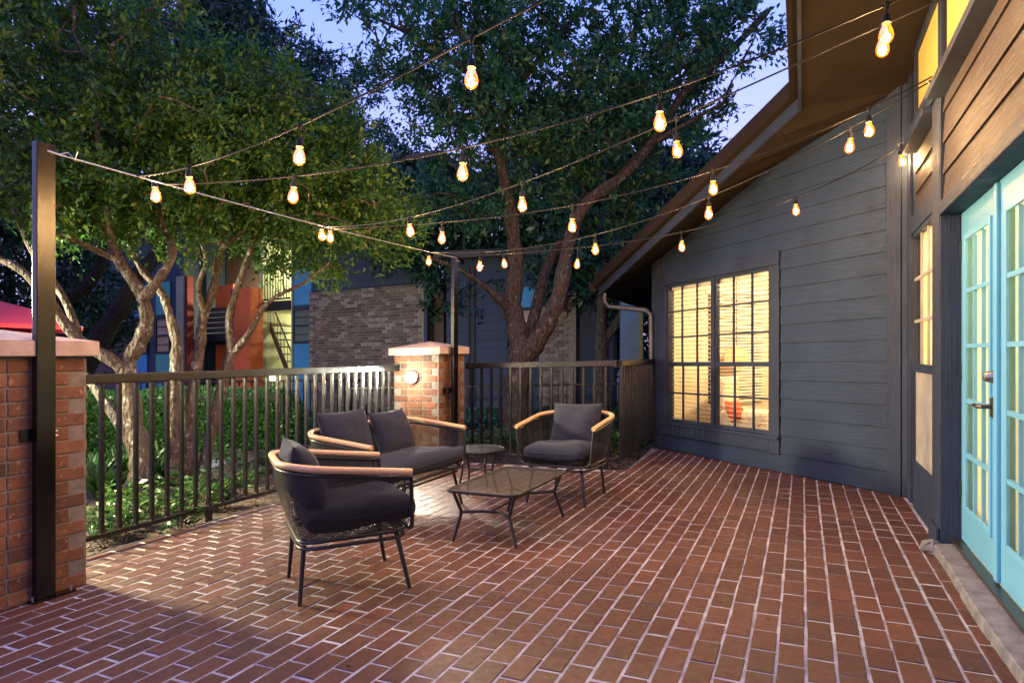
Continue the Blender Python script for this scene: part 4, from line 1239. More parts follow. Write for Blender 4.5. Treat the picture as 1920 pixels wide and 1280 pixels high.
# ------------------------------------------------------------------ foliage
def leaf_object(name, C, D, size, mat, parent, seed, tint_fn=None, width=0.42, up=0.35, stuff=False):
    """C: leaf base points (N,3); D: growth directions (N,3)"""
    rg = np.random.default_rng(seed); N = len(C)
    D = D / (np.linalg.norm(D, axis=1, keepdims=True) + 1e-9)
    nrm = rg.normal(size=(N, 3)); nrm[:, 2] = np.abs(nrm[:, 2]) + up
    nrm -= D * (nrm * D).sum(1, keepdims=True); nrm /= (np.linalg.norm(nrm, axis=1, keepdims=True) + 1e-9)
    sd = np.cross(D, nrm)
    s = (size * rg.uniform(0.5, 1.45, N))[:, None]
    mid = C + D * s * 0.5
    fold = nrm * s * 0.06
    P = np.empty((N, 4, 3))
    P[:, 0] = C; P[:, 1] = mid + sd * s * width * 0.5 + fold; P[:, 2] = C + D * s - nrm * s * 0.08; P[:, 3] = mid - sd * s * width * 0.5 + fold
    me = bpy.data.meshes.new(name)
    me.vertices.add(N * 4); me.vertices.foreach_set('co', P.reshape(-1).astype(np.float32))
    me.loops.add(N * 4); me.loops.foreach_set('vertex_index', np.arange(N * 4, dtype=np.int32))
    me.polygons.add(N); me.polygons.foreach_set('loop_start', np.arange(0, N * 4, 4, dtype=np.int32))
    try: me.polygons.foreach_set('loop_total', np.full(N, 4, dtype=np.int32))
    except Exception: pass
    me.update(calc_edges=True)
    tint = rg.beta(2.0, 2.4, N) if tint_fn is None else tint_fn(C, rg)
    at = me.attributes.new('tint', 'FLOAT', 'FACE'); at.data.foreach_set('value', np.clip(tint, 0, 1).astype(np.float32))
    me.materials.append(mat)
    o = put(name, me, parent)
    if stuff: o['kind'] = 'stuff'
    return o
def sample_crown(blobs, rg):
    out = []
    for c, rad, n in blobs:
        k = 0
        while k < n:
            v = rg.normal(size=3); v /= np.linalg.norm(v)
            rr = rg.uniform(0, 1) ** 0.45
            out.append(np.array(c) + v * rr * np.array(rad)); k += 1
    return np.array(out)
def tree(name, label, base, limbs, blobs, leaf, per, bark_m, leaf_m, seed, spray=0.30, group=None, twig=0.012, cat='tree', droop=0.0, dens=0.72):
    rg = np.random.default_rng(seed)
    root = empty(name, tuple(base), label, cat, group)
    q = MB(); nodes = []
    for pts, r0, r1 in limbs:
        pts = [Vector(p) for p in pts]
        # smooth by Catmull-Rom
        sm = []
        for i in range(len(pts) - 1):
            p0 = pts[max(i - 1, 0)]; p1 = pts[i]; p2 = pts[i + 1]; p3 = pts[min(i + 2, len(pts) - 1)]
            for k in range(6):
                u = k / 6
                sm.append(0.5 * ((2 * p1) + (p2 - p0) * u + (2 * p0 - 5 * p1 + 4 * p2 - p3) * u * u + (3 * p1 - p0 - 3 * p2 + p3) * u ** 3))
        sm.append(pts[-1]); m_ = len(sm)
        rs = [r0 + (r1 - r0) * (i / (m_ - 1)) ** 0.8 for i in range(m_)]
        rs = [r * (1 + 0.09 * math.sin(i * 1.3 + r0 * 90) + 0.05 * math.sin(i * 3.1) + rg.uniform(-0.05, 0.05)) for i, r in enumerate(rs)]
        v0 = len(q.v); q.tube(sm, rs, 14)
        for k_ in range(v0, len(q.v)):
            ci = min((k_ - v0) // 14, m_ - 1); c_ = sm[ci]; w_ = Vector(q.v[k_]) - c_
            an_ = (k_ - v0) % 14
            q.v[k_] = tuple(c_ + w_ * (1 + 0.07 * math.sin(an_ * 2.7 + ci * 0.5) + 0.05 * math.sin(an_ * 1.35 + ci * 0.21 + r0 * 50)))
        nodes += [(p, r) for p, r in zip(sm, rs)][max(2, m_ // 3):]
    q.build('trunk', bark_m, root, True, 75)
    cl = sample_crown([(c, r, int(n * dens)) for c, r, n in blobs], rg)
    npos = np.array([tuple(p) for p, r in nodes]) if nodes else np.array([tuple(base)])
    d0 = np.array([np.min(np.linalg.norm(npos - c, axis=1)) for c in cl])
    order = np.argsort(d0)
    tw = MB(); grow = [tuple(p) for p in npos]; garr = np.array(grow)
    dirs = np.zeros_like(cl)
    ends = []
    for idx in order:
        c = cl[idx]; dd = np.linalg.norm(garr - c, axis=1) + 0.25 * np.maximum(0, garr[:, 2] - c[2])
        k = int(np.argmin(dd)); a = garr[k]; v = c - a; L = np.linalg.norm(v) + 1e-6
        dirs[idx] = v / L
        m1 = a + v * 0.35 + rg.normal(size=3) * L * 0.09 + np.array([0, 0, L * 0.06]); m2 = a + v * 0.7 + rg.normal(size=3) * L * 0.08 + np.array([0, 0, L * 0.05])
        th = twig * (0.7 + 0.6 * min(1.6, L))
        tw.tube([a, m1, m2, c], [th * 1.3, th, th * 0.75, th * 0.35], 5, caps=False)
        garr = np.vstack([garr, m1[None], m2[None], c[None]])
    two = tw.build('twigs', bark_m, root, True, 80); two['kind'] = 'stuff'
    n = len(cl)
    # leaf sprays: a few fine shoots per cluster, leaves set along each shoot
    K = 9
    sd = rg.normal(size=(n, K, 3)); sd /= np.linalg.norm(sd, axis=2, keepdims=True)
    sd = sd * 0.9 + dirs[:, None, :] * 0.45; sd[:, :, 2] += 0.10 - droop
    pk = per // K
    t = rg.uniform(0.05, 1.0, size=(n, K, pk))
    ln = rg.uniform(0.6, 1.25, size=(n, K, 1)) * spray
    P = cl[:, None, None, :] + sd[:, :, None, :] * (t * ln)[..., None] + rg.normal(size=(n, K, pk, 3)) * spray * 0.085
    D = sd[:, :, None, :] * 0.6 + rg.normal(size=(n, K, pk, 3)) * 0.65
    P = P.reshape(-1, 3); D = D.reshape(-1, 3)
    ctint = rg.uniform(-0.18, 0.18, n)
    ct_ = np.repeat(ctint, K * pk)
    def tf(C, r): return r.beta(2, 2.3, len(C)) + ct_
    leaf_object('crown', P, D, leaf, leaf_m, root, seed + 1, tf)
    return root

def wp(lst): return [W3(*p) for p in lst]
# --- left multi-stem trees behind the long fence
bx = W3(266, 915, 6.3)
tree('yaupon_tree', 'multi stemmed tree with forked pale trunk behind the fence next to the left pillar', bx,
     [(wp([(266, 925, 6.3), (262, 850, 6.3), (248, 770, 6.35), (238, 690, 6.4), (262, 640, 6.4), (275, 600, 6.4), (262, 545, 6.3), (225, 490, 6.2), (200, 420, 6.1), (195, 330, 6.0), (180, 230, 5.9), (185, 120, 5.9)]), 0.115, 0.018),
      (wp([(240, 700, 6.4), (205, 672, 6.3), (150, 640, 6.2), (110, 590, 6.1), (75, 540, 6.0), (30, 500, 6.0), (-40, 470, 6.0)]), 0.070, 0.03),
      (wp([(262, 870, 6.32), (228, 800, 6.5), (190, 745, 6.6), (150, 690, 6.7)]), 0.065, 0.035),
      (wp([(268, 560, 6.3), (300, 520, 6.3), (325, 470, 6.35), (300, 400, 6.4), (320, 300, 6.4), (300, 180, 6.3)]), 0.055, 0.014),
      (wp([(150, 640, 6.2), (120, 560, 6.3), (60, 470, 6.3), (20, 380, 6.2), (-20, 280, 6.2)]), 0.045, 0.014),
      (wp([(225, 490, 6.2), (150, 455, 6.0), (90, 430, 5.9), (20, 400, 5.8)]), 0.035, 0.012)],
     [((-5.0, 6.0, 3.35), (1.5, 1.3, 1.0), 150), ((-4.1, 6.4, 4.2), (1.3, 1.3, 1.1), 150), ((-5.3, 6.6, 4.5), (1.3, 1.4, 1.0), 120), ((-3.4, 6.2, 3.3), (1.0, 1.0, 0.8), 95), ((-4.2, 5.9, 2.75), (0.9, 0.7, 0.40), 60)],
     0.058, 162, M['bark_pale'], M['leaf_yaupon'], 21, 0.30, 'pale barked trees behind the long fence')
tree('yaupon_tree', 'slender leaning pale trunks in the middle of the bed behind the fence', W3(350, 895, 6.9),
     [(wp([(327, 900, 6.8), (325, 800, 6.8), (328, 700, 6.85), (330, 640, 6.9), (312, 570, 6.9), (300, 545, 6.9), (262, 500, 6.9), (240, 440, 6.9), (250, 350, 6.9)]), 0.075, 0.02),
      (wp([(352, 905, 7.0), (352, 820, 7.0), (362, 730, 7.0), (375, 650, 7.05), (382, 590, 7.1), (400, 540, 7.1), (412, 470, 7.1), (420, 390, 7.1), (440, 300, 7.0), (445, 200, 7.0)]), 0.085, 0.018),
      (wp([(378, 895, 7.0), (398, 800, 7.1), (418, 720, 7.15), (432, 660, 7.2), (430, 600, 7.2), (445, 540, 7.2), (470, 470, 7.2), (500, 390, 7.2), (520, 290, 7.2), (530, 180, 7.1)]), 0.070, 0.016),
      (wp([(432, 670, 7.2), (470, 620, 7.2), (492, 580, 7.15), (520, 555, 7.1), (570, 530, 7.0), (620, 490, 7.0)]), 0.040, 0.012),
      (wp([(385, 590, 7.1), (372, 540, 7.0), (385, 480, 7.0), (350, 400, 7.0)]), 0.040, 0.012),
      (wp([(412, 470, 7.1), (460, 430, 7.0), (520, 410, 6.9), (590, 400, 6.8), (660, 420, 6.8)]), 0.035, 0.010)],
     [((-3.0, 7.2, 3.6), (1.3, 1.3, 1.05), 160), ((-2.5, 7.4, 2.75), (1.2, 1.0, 0.6), 100), ((-2.0, 7.3, 3.0), (1.0, 1.0, 0.7), 90), ((-3.2, 7.4, 3.95), (1.1, 1.2, 0.8), 140), ((-2.6, 7.6, 3.75), (0.85, 1.0, 0.7), 90), ((-3.6, 6.7, 2.75), (0.9, 0.8, 0.45), 60)],
     0.060, 162, M['bark_pale'], M['leaf_yaupon'], 22, 0.31, 'pale barked trees behind the long fence')
# --- the big oak
tree('oak_tree', 'big live oak with forked rough trunk behind the corner fence', W3(965, 850, 9.6),
     [(wp([(958, 870, 9.6), (962, 800, 9.6), (968, 730, 9.6), (975, 665, 9.6), (968, 610, 9.6), (960, 570, 9.6), (966, 500, 9.5), (960, 420, 9.4), (945, 330, 9.2), (920, 230, 9.0), (900, 120, 8.8), (890, 0, 8.7)]), 0.245, 0.045),
      (wp([(978, 680, 9.6), (1005, 640, 9.5), (1035, 590, 9.4), (1052, 540, 9.3), (1068, 450, 9.2), (1100, 380, 9.1), (1160, 335, 9.0), (1220, 270, 8.9), (1290, 165, 8.8), (1370, 95, 8.7), (1440, 20, 8.6)]), 0.155, 0.04),
      (wp([(990, 640, 9.7), (1020, 520, 9.9), (1040, 470, 10.0), (1075, 430, 10.1), (1110, 330, 10.1), (1160, 220, 10.0), (1185, 100, 9.9), (1200, -20, 9.9)]), 0.10, 0.035),
      (wp([(962, 590, 9.6), (930, 555, 9.4), (900, 530, 9.3), (860, 505, 9.2), (800, 480, 9.1)]), 0.075, 0.02),
      (wp([(930, 270, 9.1), (960, 190, 9.0), (1010, 110, 8.9), (1080, 30, 8.8)]), 0.07, 0.02),
      (wp([(1220, 270, 8.9), (1290, 230, 8.7), (1360, 190, 8.5)]), 0.05, 0.015),
      (wp([(910, 160, 8.9), (840, 110, 8.8), (760, 60, 8.7), (690, 30, 8.6)]), 0.055, 0.015)],
     [((-1.1, 8.8, 5.6), (1.5, 1.4, 0.8), 110), ((-0.4, 9.0, 4.6), (1.1, 1.2, 0.8), 95), ((0.6, 9.2, 5.2), (1.3, 1.3, 1.0), 120), ((1.6, 9.3, 4.6), (1.2, 1.2, 1.0), 120), ((2.4, 8.8, 5.2), (1.1, 1.1, 0.8), 75), ((-0.5, 9.6, 3.6), (1.0, 0.9, 0.55), 50), ((1.5, 9.8, 3.6), (0.9, 0.9, 0.6), 55), ((2.9, 8.6, 5.9), (1.0, 1.0, 0.7), 45), ((-0.2, 8.6, 6.2), (1.4, 1.2, 0.6), 70), ((1.7, 9.0, 6.2), (1.4, 1.2, 0.6), 70)],
     0.085, 126, M['bark_oak'], M['leaf_oak'], 23, 0.34, None, 0.015, dens=0.66)
# --- dark oak in front of the apartments
tree('oak_tree', 'black limbed dark tree in front of the left apartments', W3(150, 760, 12.5),
     [(wp([(120, 790, 12.5), (150, 700, 12.5), (190, 630, 12.5), (230, 570, 12.5), (255, 520, 12.4), (300, 470, 12.4), (340, 380, 12.3)]), 0.26, 0.10),
      (wp([(140, 700, 12.5), (120, 610, 12.6), (115, 570, 12.7), (165, 535, 12.7), (190, 490, 12.6), (200, 400, 12.5)]), 0.16, 0.08),
      (wp([(115, 570, 12.7), (70, 545, 12.6), (40, 500, 12.5)]), 0.12, 0.06)],
     [((-8.6, 12.4, 5.2), (2.2, 1.8, 1.6), 120), ((-6.2, 12.6, 6.4), (2.2, 1.8, 1.5), 120), ((-9.4, 13, 7.6), (2.4, 1.8, 1.4), 100), ((-6.6, 13.0, 8.2), (2.0, 1.8, 0.9), 70)],
     0.15, 99, M['bark_dark'], M['leaf_far'], 24, 0.5, None, 0.02)
# --- dark trees behind
far_spec = [
    ('dark tree whose thick trunk stands left of the house gutter', (1132, 730, 14.0), [((2.0, 14.2, 3.6), (1.7, 1.4, 1.4), 110), ((2.6, 14.0, 5.6), (1.9, 1.5, 1.5), 120), ((1.2, 14.6, 5.0), (1.5, 1.4, 1.6), 90)], [[(1130, 760, 14), (1128, 660, 14), (1130, 560, 14), (1138, 460, 14), (1130, 380, 14)], [(1132, 640, 14), (1165, 590, 14), (1180, 520, 14), (1200, 460, 14)]], 0.20),
    ('dark tree with a straight trunk in the gap right of the oak', (1070, 720, 15.5), [((0.6, 15.6, 5.0), (2.0, 1.5, 1.8), 130), ((0.9, 16, 3.4), (1.6, 1.3, 1.2), 90)], [[(1070, 740, 15.5), (1070, 640, 15.5), (1066, 540, 15.5), (1062, 420, 15.5)]], 0.16),
    ('dark leafy tree rising over the brick apartment end wall', (830, 740, 16.0), [((-2.2, 15.4, 4.6), (1.9, 1.5, 1.3), 130), ((-1.2, 15.8, 3.2), (1.2, 1.2, 1.2), 80), ((-3.4, 15.2, 5.0), (1.6, 1.2, 1.0), 80)], [[(832, 760, 16), (830, 640, 16), (822, 520, 16), (800, 430, 16)]], 0.14),
    ('tall bluish tree far behind the left tree tops', (430, 740, 24.0), [((-10.6, 24, 13.2), (2.4, 2, 1.8), 110), ((-13.5, 24, 13.0), (2.2, 2, 1.9), 90), ((-11.5, 24, 10.0), (3.2, 2, 2.4), 130)], [[(430, 760, 24), (425, 500, 24), (420, 200, 24)]], 0.25),
    ('tall dark tree far behind the middle of the left fence', (620, 740, 22.0), [((-6.4, 22, 9.3), (2.3, 2, 2.4), 130), ((-4.6, 22, 7.6), (1.8, 1.8, 1.5), 90), ((-7.6, 22, 11.0), (1.6, 1.6, 1.4), 60)], [[(620, 760, 22), (620, 500, 22), (615, 250, 22)]], 0.22),
    ('dark tree at the far left behind the umbrella', (20, 740, 14.5), [((-12.0, 14.5, 4.0), (2.2, 1.5, 2.2), 150), ((-10.6, 15.0, 2.4), (1.6, 1.2, 1.4), 90)], [[(20, 760, 14.5), (20, 600, 14.5), (10, 450, 14.5)]], 0.2),
    ('low dark tree in the gap below the house gutter', (1190, 740, 18.0), [((3.6, 18, 2.4), (1.6, 1.2, 1.7), 130), ((2.2, 18.4, 2.0), (1.4, 1.2, 1.4), 90)], [[(1190, 760, 18), (1190, 650, 18), (1185, 560, 18)]], 0.16),
    ('dark tree rising behind the navy gable roof edge', (1290, 700, 17.0), [((4.6, 17, 5.2), (2.0, 1.6, 1.6), 130), ((3.2, 17, 4.2), (1.6, 1.5, 1.8), 110), ((5.6, 17, 4.2), (1.6, 1.5, 1.5), 80)], [[(1290, 760, 17), (1290, 600, 17), (1280, 420, 17)]], 0.2),
]
for k, (lab, bp, bl, lm, r0) in enumerate(far_spec):
    tree('broadleaf_tree', lab, W3(*bp), [(wp(l_), r0 if i == 0 else r0 * 0.6, 0.05) for i, l_ in enumerate(lm)], bl, 0.17, 90, M['bark_dark'] if k != 0 else M['bark_oak'], M['leaf_far'], 40 + k, 0.5, 'dark trees behind the buildings and oak', 0.018)

# --- hedge
def blob_leaves(name, label, cat, boxes, size, n, mat, seed, group=None, kind=None, core=True):
    rg = np.random.default_rng(seed); P = []; D = []
    for (c, u, v, hw, hd, h) in boxes:
        for _ in range(n):
            f = rg.random()
            a, b_, z = rg.uniform(-1, 1), rg.uniform(-1, 1), rg.uniform(0, 1)
            if f < 0.4: z = 1.0; dn = np.array([0, 0, 1.0])
            elif f < 0.8: b_ = math.copysign(1, b_) if rg.random() < 0.2 else -1.0; dn = np.array([v[0] * b_, v[1] * b_, 0.3])
            else: a = math.copysign(1, a); dn = np.array([u[0] * a, u[1] * a, 0.3])
            # rounded edges
            m_ = (abs(a) ** 6 + abs(b_) ** 6 + abs(z * 1.0) ** 6) ** (1 / 6); s = 1 / max(1, m_)
            jit = rg.normal(size=3) * 0.022
            und = 0.03 * math.sin(a * 7 + c[0]) + 0.02 * math.sin(b_ * 9)
            x = c[0] + u[0] * a * hw * s + v[0] * b_ * hd * s; y = c[1] + u[1] * a * hw * s + v[1] * b_ * hd * s
            P.append((x + jit[0], y + jit[1], g(x) - 0.05 + z * s * (h + und) + jit[2])); D.append(dn + rg.normal(size=3) * 0.7)
    root = empty(name, (boxes[0][0][0], boxes[0][0][1], g(boxes[0][0][0])), label, cat, group)
    leaf_object('foliage', np.array(P), np.array(D), size, mat, root, seed)
    q = MB()
    for (c, u, v, hw, hd, h) in boxes:
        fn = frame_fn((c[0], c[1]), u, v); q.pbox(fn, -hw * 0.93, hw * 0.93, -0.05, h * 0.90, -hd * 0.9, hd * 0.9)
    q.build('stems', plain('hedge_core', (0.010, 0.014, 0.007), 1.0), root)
    return root
hp0, hp1 = W3(60, 0, 9.6), W3(560, 0, 10.2)
hd = Vector((hp1.x - hp0.x, hp1.y - hp0.y)); hl_ = hd.length; hd.normalize()
blob_leaves('hedge', 'long clipped green hedge behind the tree trunks', 'hedge', [(((hp0.x + hp1.x) / 2, (hp0.y + hp1.y) / 2), (hd.x, hd.y), (-hd.y, hd.x), hl_ / 2, 0.6, 0.86)], 0.05, 42000, M['leaf_hedge'], 61)
# --- plants in the bed
def plant(x, y, rad, h, n, size, mat, seed, label, group, name='leafy_plant', blade=False):
    rg = np.random.default_rng(seed)
    root = empty(name, (x, y, g(x) - 0.05), label, 'plant', group)
    ns = max(5, n // 12)
    sx = rg.normal(size=(ns, 2)) * rad * 0.45
    P = []; D = []
    st = MB()
    for k in range(ns):
        top = np.array([x + sx[k, 0] * 1.25, y + sx[k, 1] * 1.25, g(x) - 0.05 + h * rg.uniform(0.5, 1.0)])
        bot = np.array([x + sx[k, 0] * 0.6, y + sx[k, 1] * 0.6, g(x) - 0.06])
        if not blade: st.tube([bot, (bot + top) / 2 + rg.normal(size=3) * 0.01, top], [0.004, 0.003, 0.002], 4, caps=False)
        for j in range(n // ns):
            f = rg.uniform(0.35, 1.0) if not blade else 0.0
            a = rg.uniform(0, 6.28)
            P.append(bot + (top - bot) * f + (rg.normal(size=3) * 0.012))
            D.append([math.cos(a) * (0.45 if blade else 1), math.sin(a) * (0.45 if blade else 1), rg.uniform(0.5, 1.0) if blade else rg.uniform(-0.1, 0.7)])
    leaf_object('foliage', np.array(P), np.array(D), size, mat, root, seed, None, 0.10 if blade else 0.48, 0.8)
    if st.v: st.build('stem', M['bark_pale'], root)
    return root
LBLS = ['low leafy plant touching the left brick pillar at the fence foot', 'bright leafy plant under the second picket from the left pillar', 'leafy plant by the fence just left of the forked trunk foot',
        'leafy plant in front of the forked pale trunk', 'leafy plant set back behind the pillar end of the fence', 'leafy plant beside the grassy clump near the pillar', 'leafy plant at the foot of the slender middle trunk',
        'leafy plant right of the slender leaning trunks', 'leafy plant between the forked trunk and the slender trunk', 'leafy plant in open bark mulch left of the near armchair', 'leafy plant deeper in the mulch left of the near armchair',
        'leafy plant just left of the near armchair back', 'leafy plant behind the near armchair tan rail', 'leafy plant hidden partly by the near armchair pillow', 'leafy plant against the fence below the slender trunks',
        'leafy plant behind the sofa arm at the long fence', 'leafy plant in front of the hedge middle', 'leafy plant in front of the hedge end']
spots = []
for k, (px, py) in enumerate([(185, 1000), (215, 1010), (250, 985), (290, 965), (205, 965), (240, 945), (345, 955), (375, 935), (330, 925), (410, 950), (440, 925), (470, 905), (500, 880), (540, 875), (345, 990), (620, 850), (430, 870), (475, 830)]):
    Y = FPX * (H + 0.03) / (py + 0.021 * (px - 960) - HOR)
    plant((px - 960) / FPX * Y, Y, 0.17, 0.26, 190, 0.062, M['leaf_plant'], 100 + k, LBLS[k], 'leafy plants in the bed')
for k, (px, py) in enumerate([(180, 900), (215, 890), (250, 880), (195, 930), (300, 905), (285, 880)]):
    Y = FPX * (H + 0.03) / (py + 0.021 * (px - 960) - HOR)
    plant((px - 960) / FPX * Y, Y, 0.15, 0.22, 170, 0.30, M['leaf_plant'], 140 + k, 'grassy strap leaved clump beside the forked pale trunk', 'grassy clumps in the bed', 'grassy_plant', True)
for k, (px, py) in enumerate([(900, 850), (930, 845), (990, 850), (1020, 845), (880, 842), (1060, 850), (1150, 845), (1170, 840), (1165, 855), (955, 838), (1100, 846)]):
    Y = FPX * (H + 0.03) / (py + 0.021 * (px - 960) - HOR)
    Y = max(Y, 7.75)
    plant((px - 960) / FPX * Y, Y, 0.22, 0.34, 190, 0.075, M['leaf_plant'], 160 + k, 'dark green shrubby plant behind the corner fence', 'shrubby plants behind the corner fence')
# bark chips: one loose mass
rg = np.random.default_rng(77)
n = 9000
rr = rg.uniform(1.9, 9.5, n); ll = rg.uniform(4.32, 7.8, n)
k2 = 2200
rr[:k2] = rg.uniform(6.76, 9.2, k2); ll[:k2] = rg.uniform(1.9, 4.3, k2)
X = RX * rr - RY * ll; Yc = RY * rr + RX * ll
P = np.stack([X, Yc, SL * X - 0.058 + rg.uniform(0, 0.02, n)], 1)
D = rg.normal(size=(n, 3)); D[:, 2] *= 0.25
ch = leaf_object('bark_mulch', P, D, 0.055, M['chips'], None, 78, None, 0.35, 1.2, True)
ch['label'] = 'brown bark chips covering the planting bed'; ch['category'] = 'mulch'
n = 70
rr = np.concatenate([rg.uniform(2.6, 6.6, 40), rg.uniform(0.5, 8.0, 30)]); ll = np.concatenate([4.25 - np.abs(rg.normal(0, 0.18, 40)), rg.uniform(-1.0, 4.0, 30)])
ok = [on_patio(a, c, -0.05) for a, c in zip(rr, ll)]
rr, ll = rr[ok], ll[ok]
X = RX * rr - RY * ll; Yc = RY * rr + RX * ll
P = np.stack([X, Yc, SL * X + 0.004], 1); D = rg.normal(size=(len(rr), 3)); D[:, 2] *= 0.1
lt = leaf_object('leaf_litter', P, D, 0.035, M['chips'], None, 80, None, 0.5, 4.0, True)
lt['label'] = 'few dry fallen leaves scattered over the brick patio'; lt['category'] = 'leaves'
# far ground cover strip in front of the apartments
n = 26000
X = rg.uniform(-11, 4.5, n); Yc = rg.uniform(11.2, 14.5, n)
P = np.stack([X, Yc, SL * X - 0.06 + rg.uniform(0, 0.16, n)], 1); D = rg.normal(size=(n, 3)); D[:, 2] = np.abs(D[:, 2]) + 0.4
gc = leaf_object('ground_cover', P, D, 0.10, M['leaf_far'], None, 79, None, 0.4, 1.0, True)
gc['label'] = 'dark ground cover in front of the far buildings'; gc['category'] = 'ground cover'
# garden path
b = MB(); fnp = frame_fn((-9.2, 8.0), (0.97, -0.05), (0.05, 0.97)); b.pbox(fnp, 0, 5.6, -0.12, -0.045, 0, 0.9)
structure(b.build('path', M['concrete']))

# ------------------------------------------------------------------ umbrella beyond the left pillar
uc = W3(-25, 690, 8.6)
um = empty('patio_umbrella', (uc.x, uc.y, g(uc.x)), 'pink patio umbrella behind the left brick pillar', 'umbrella')
q = MB(); zt, ze, ru = 2.07, 1.68, 1.22
apex = V(uc.x, uc.y, zt)
ring = []
for k in range(6):
    a = k * math.pi / 3 + 0.12
    ring.append(V(uc.x + ru * math.cos(a), uc.y + ru * math.sin(a), ze))
mid = [apex.lerp(p, 0.5) + V(0, 0, 0.035) for p in ring]
q.v = [tuple(apex)] + [tuple(p) for p in mid] + [tuple(p) for p in ring] + [tuple(p + V(0, 0, -0.05)) for p in ring]
for k in range(6):
    j = (k + 1) % 6
    q.f += [(0, 1 + k, 1 + j), (1 + k, 7 + k, 7 + j, 1 + j), (7 + k, 13 + k, 13 + j, 7 + j)]
q.build('canopy', M['umbrella'], um)
q = MB(); q.tube([V(uc.x, uc.y, g(uc.x) - 0.05), apex + V(0, 0, 0.06)], 0.02, 8); q.build('pole', M['nickel'], um)
for p in ring:
    q = MB(); q.tube([apex, p], 0.008, 5); q.build('rib', M['nickel'], um)

# ------------------------------------------------------------------ apartment building behind the trees
apt = empty('apartment_building', tuple(FF(0, 0, 1)), 'navy and brick apartment block with orange stair tower behind the trees', 'building')
def mat2(n, c, r=0.75): M[n] = plain(n, c, r, 0, 0.12, 3); return n
mat2('apt_navy', (0.012, 0.027, 0.058)); mat2('apt_orange', (0.50, 0.105, 0.022)); mat2('apt_blue', (0.035, 0.20, 0.42)); mat2('apt_teal', (0.06, 0.30, 0.26))
mat2('apt_beige', (0.32, 0.30, 0.20)); mat2('apt_green', (0.40, 0.40, 0.22)); mat2('apt_brown', (0.06, 0.035, 0.025)); mat2('apt_dark', (0.012, 0.014, 0.018))
mat2('apt_win', (0.10, 0.13, 0.13), 0.15); mat2('apt_curtain', (0.36, 0.28, 0.16)); mat2('apt_red', (0.16, 0.02, 0.015))
M['far_brick'] = brick_mat('far_brick', [(0.060, 0.050, 0.052), (0.10, 0.078, 0.076), (0.13, 0.11, 0.11), (0.22, 0.21, 0.21)], (0.28, 0.28, 0.30), 0.85, 0.4, 0.3, 0.5)
def ab(n, m_, *a, fn=FF, par=None): return hb(n, m_, fn, *a, parent=par or apt)
G0 = -0.1
# brick bay (s 0..3.72) projecting a little; individual bricks on its lit face
ab('wall_core', 'pillar_mortar', 0.0, 3.62, G0, 3.12, 0.004, 4.0)
bricks = []
ch_, bl_ = 0.078, 0.215
rgb = random.Random(31)
bm_sets = []
for k in range(6):
    q = MB(); q.box(-bl_ / 2 + 0.008, bl_ / 2 - 0.008, -0.012, 0.02, -ch_ / 2 + 0.006, ch_ / 2 - 0.006); q.t = [k / 5] * 6
    bm_sets.append(q.mesh('brick', M['far_brick']))
nrow = int(3.12 / ch_)
ang = math.atan2(-RX, RY)
items = []
for i in range(nrow):
    z = i * ch_ + ch_ / 2
    s = (0.0 if i % 2 else -bl_ / 2) + bl_ / 2
    while s < 3.62:
        if s - bl_ / 2 > -0.01 and s + bl_ / 2 < 3.63: items.append((s, z, rgb.randrange(6)))
        s += bl_
items.sort(key=lambda t_: -t_[1])
for s, z, k in items[:290]:
    p = FF(s, z, 0.0); put('brick', bm_sets[k], apt, Matrix.Translation(p) @ Matrix.Rotation(ang, 4, 'Z') @ Matrix.Rotation(rgb.gauss(0, 0.01), 4, 'Y'))
q = MB(); q.t = []
for s, z, k in items[290:]:
    mt = Matrix.Translation(FF(s, z, 0.0)) @ Matrix.Rotation(ang, 4, 'Z')
    q.add([mt @ v.co for v in bm_sets[k].vertices], [tuple(f.vertices) for f in bm_sets[k].polygons]); q.t += [k / 5] * 6
# left brick wall as well
for i in range(int(2.7 / ch_)):
    z = i * ch_ + ch_ / 2; s = -11.4 + (bl_ / 2 if i % 2 else 0)
    while s < -7.55:
        k = rgb.randrange(3); mt = Matrix.Translation(FF(s, z, 0.35)) @ Matrix.Rotation(ang, 4, 'Z')
        q.add([mt @ v.co for v in bm_sets[k].vertices], [tuple(f.vertices) for f in bm_sets[k].polygons]); q.t += [k / 5] * 6
        s += bl_
bo = q.build('brickwork', M['far_brick'], apt); bo['kind'] = 'stuff'
ab('corner_board', 'apt_navy', 3.62, 3.72, G0, 3.15, -0.01, 0.1)
ab('end_wall', 'far_brick', 3.72, 4.0, G0, 3.14, 0.3, 4.0)
q = MB(); q.t = [0.3] * 6; q.pbox(FF, 3.73, 4.35, G0, 3.1, 0.6, 4.0); q.build('side_bay', M['far_brick'], apt)
def lap_wall(s0, s1, z0, z1, d, mname, fn=FF, par=None):
    b = MB(); z = z0
    while z < z1 - 0.02:
        zz = min(z + 0.2, z1)
        vs = [fn(s0, z, d - 0.02), fn(s1, z, d - 0.02), fn(s1, zz, d - 0.002), fn(s0, zz, d - 0.002), fn(s0, z, d + 0.1), fn(s1, z, d + 0.1), fn(s1, zz, d + 0.1), fn(s0, zz, d + 0.1)]
        b.add(vs, [(0, 1, 2, 3), (0, 4, 5, 1), (0, 3, 7, 4), (1, 5, 6, 2)]); z += 0.2
    return b.build('siding', M[mname], par or apt)
lap_wall(0.0, 3.75, 3.15, 6.0, 0.12, 'apt_navy')
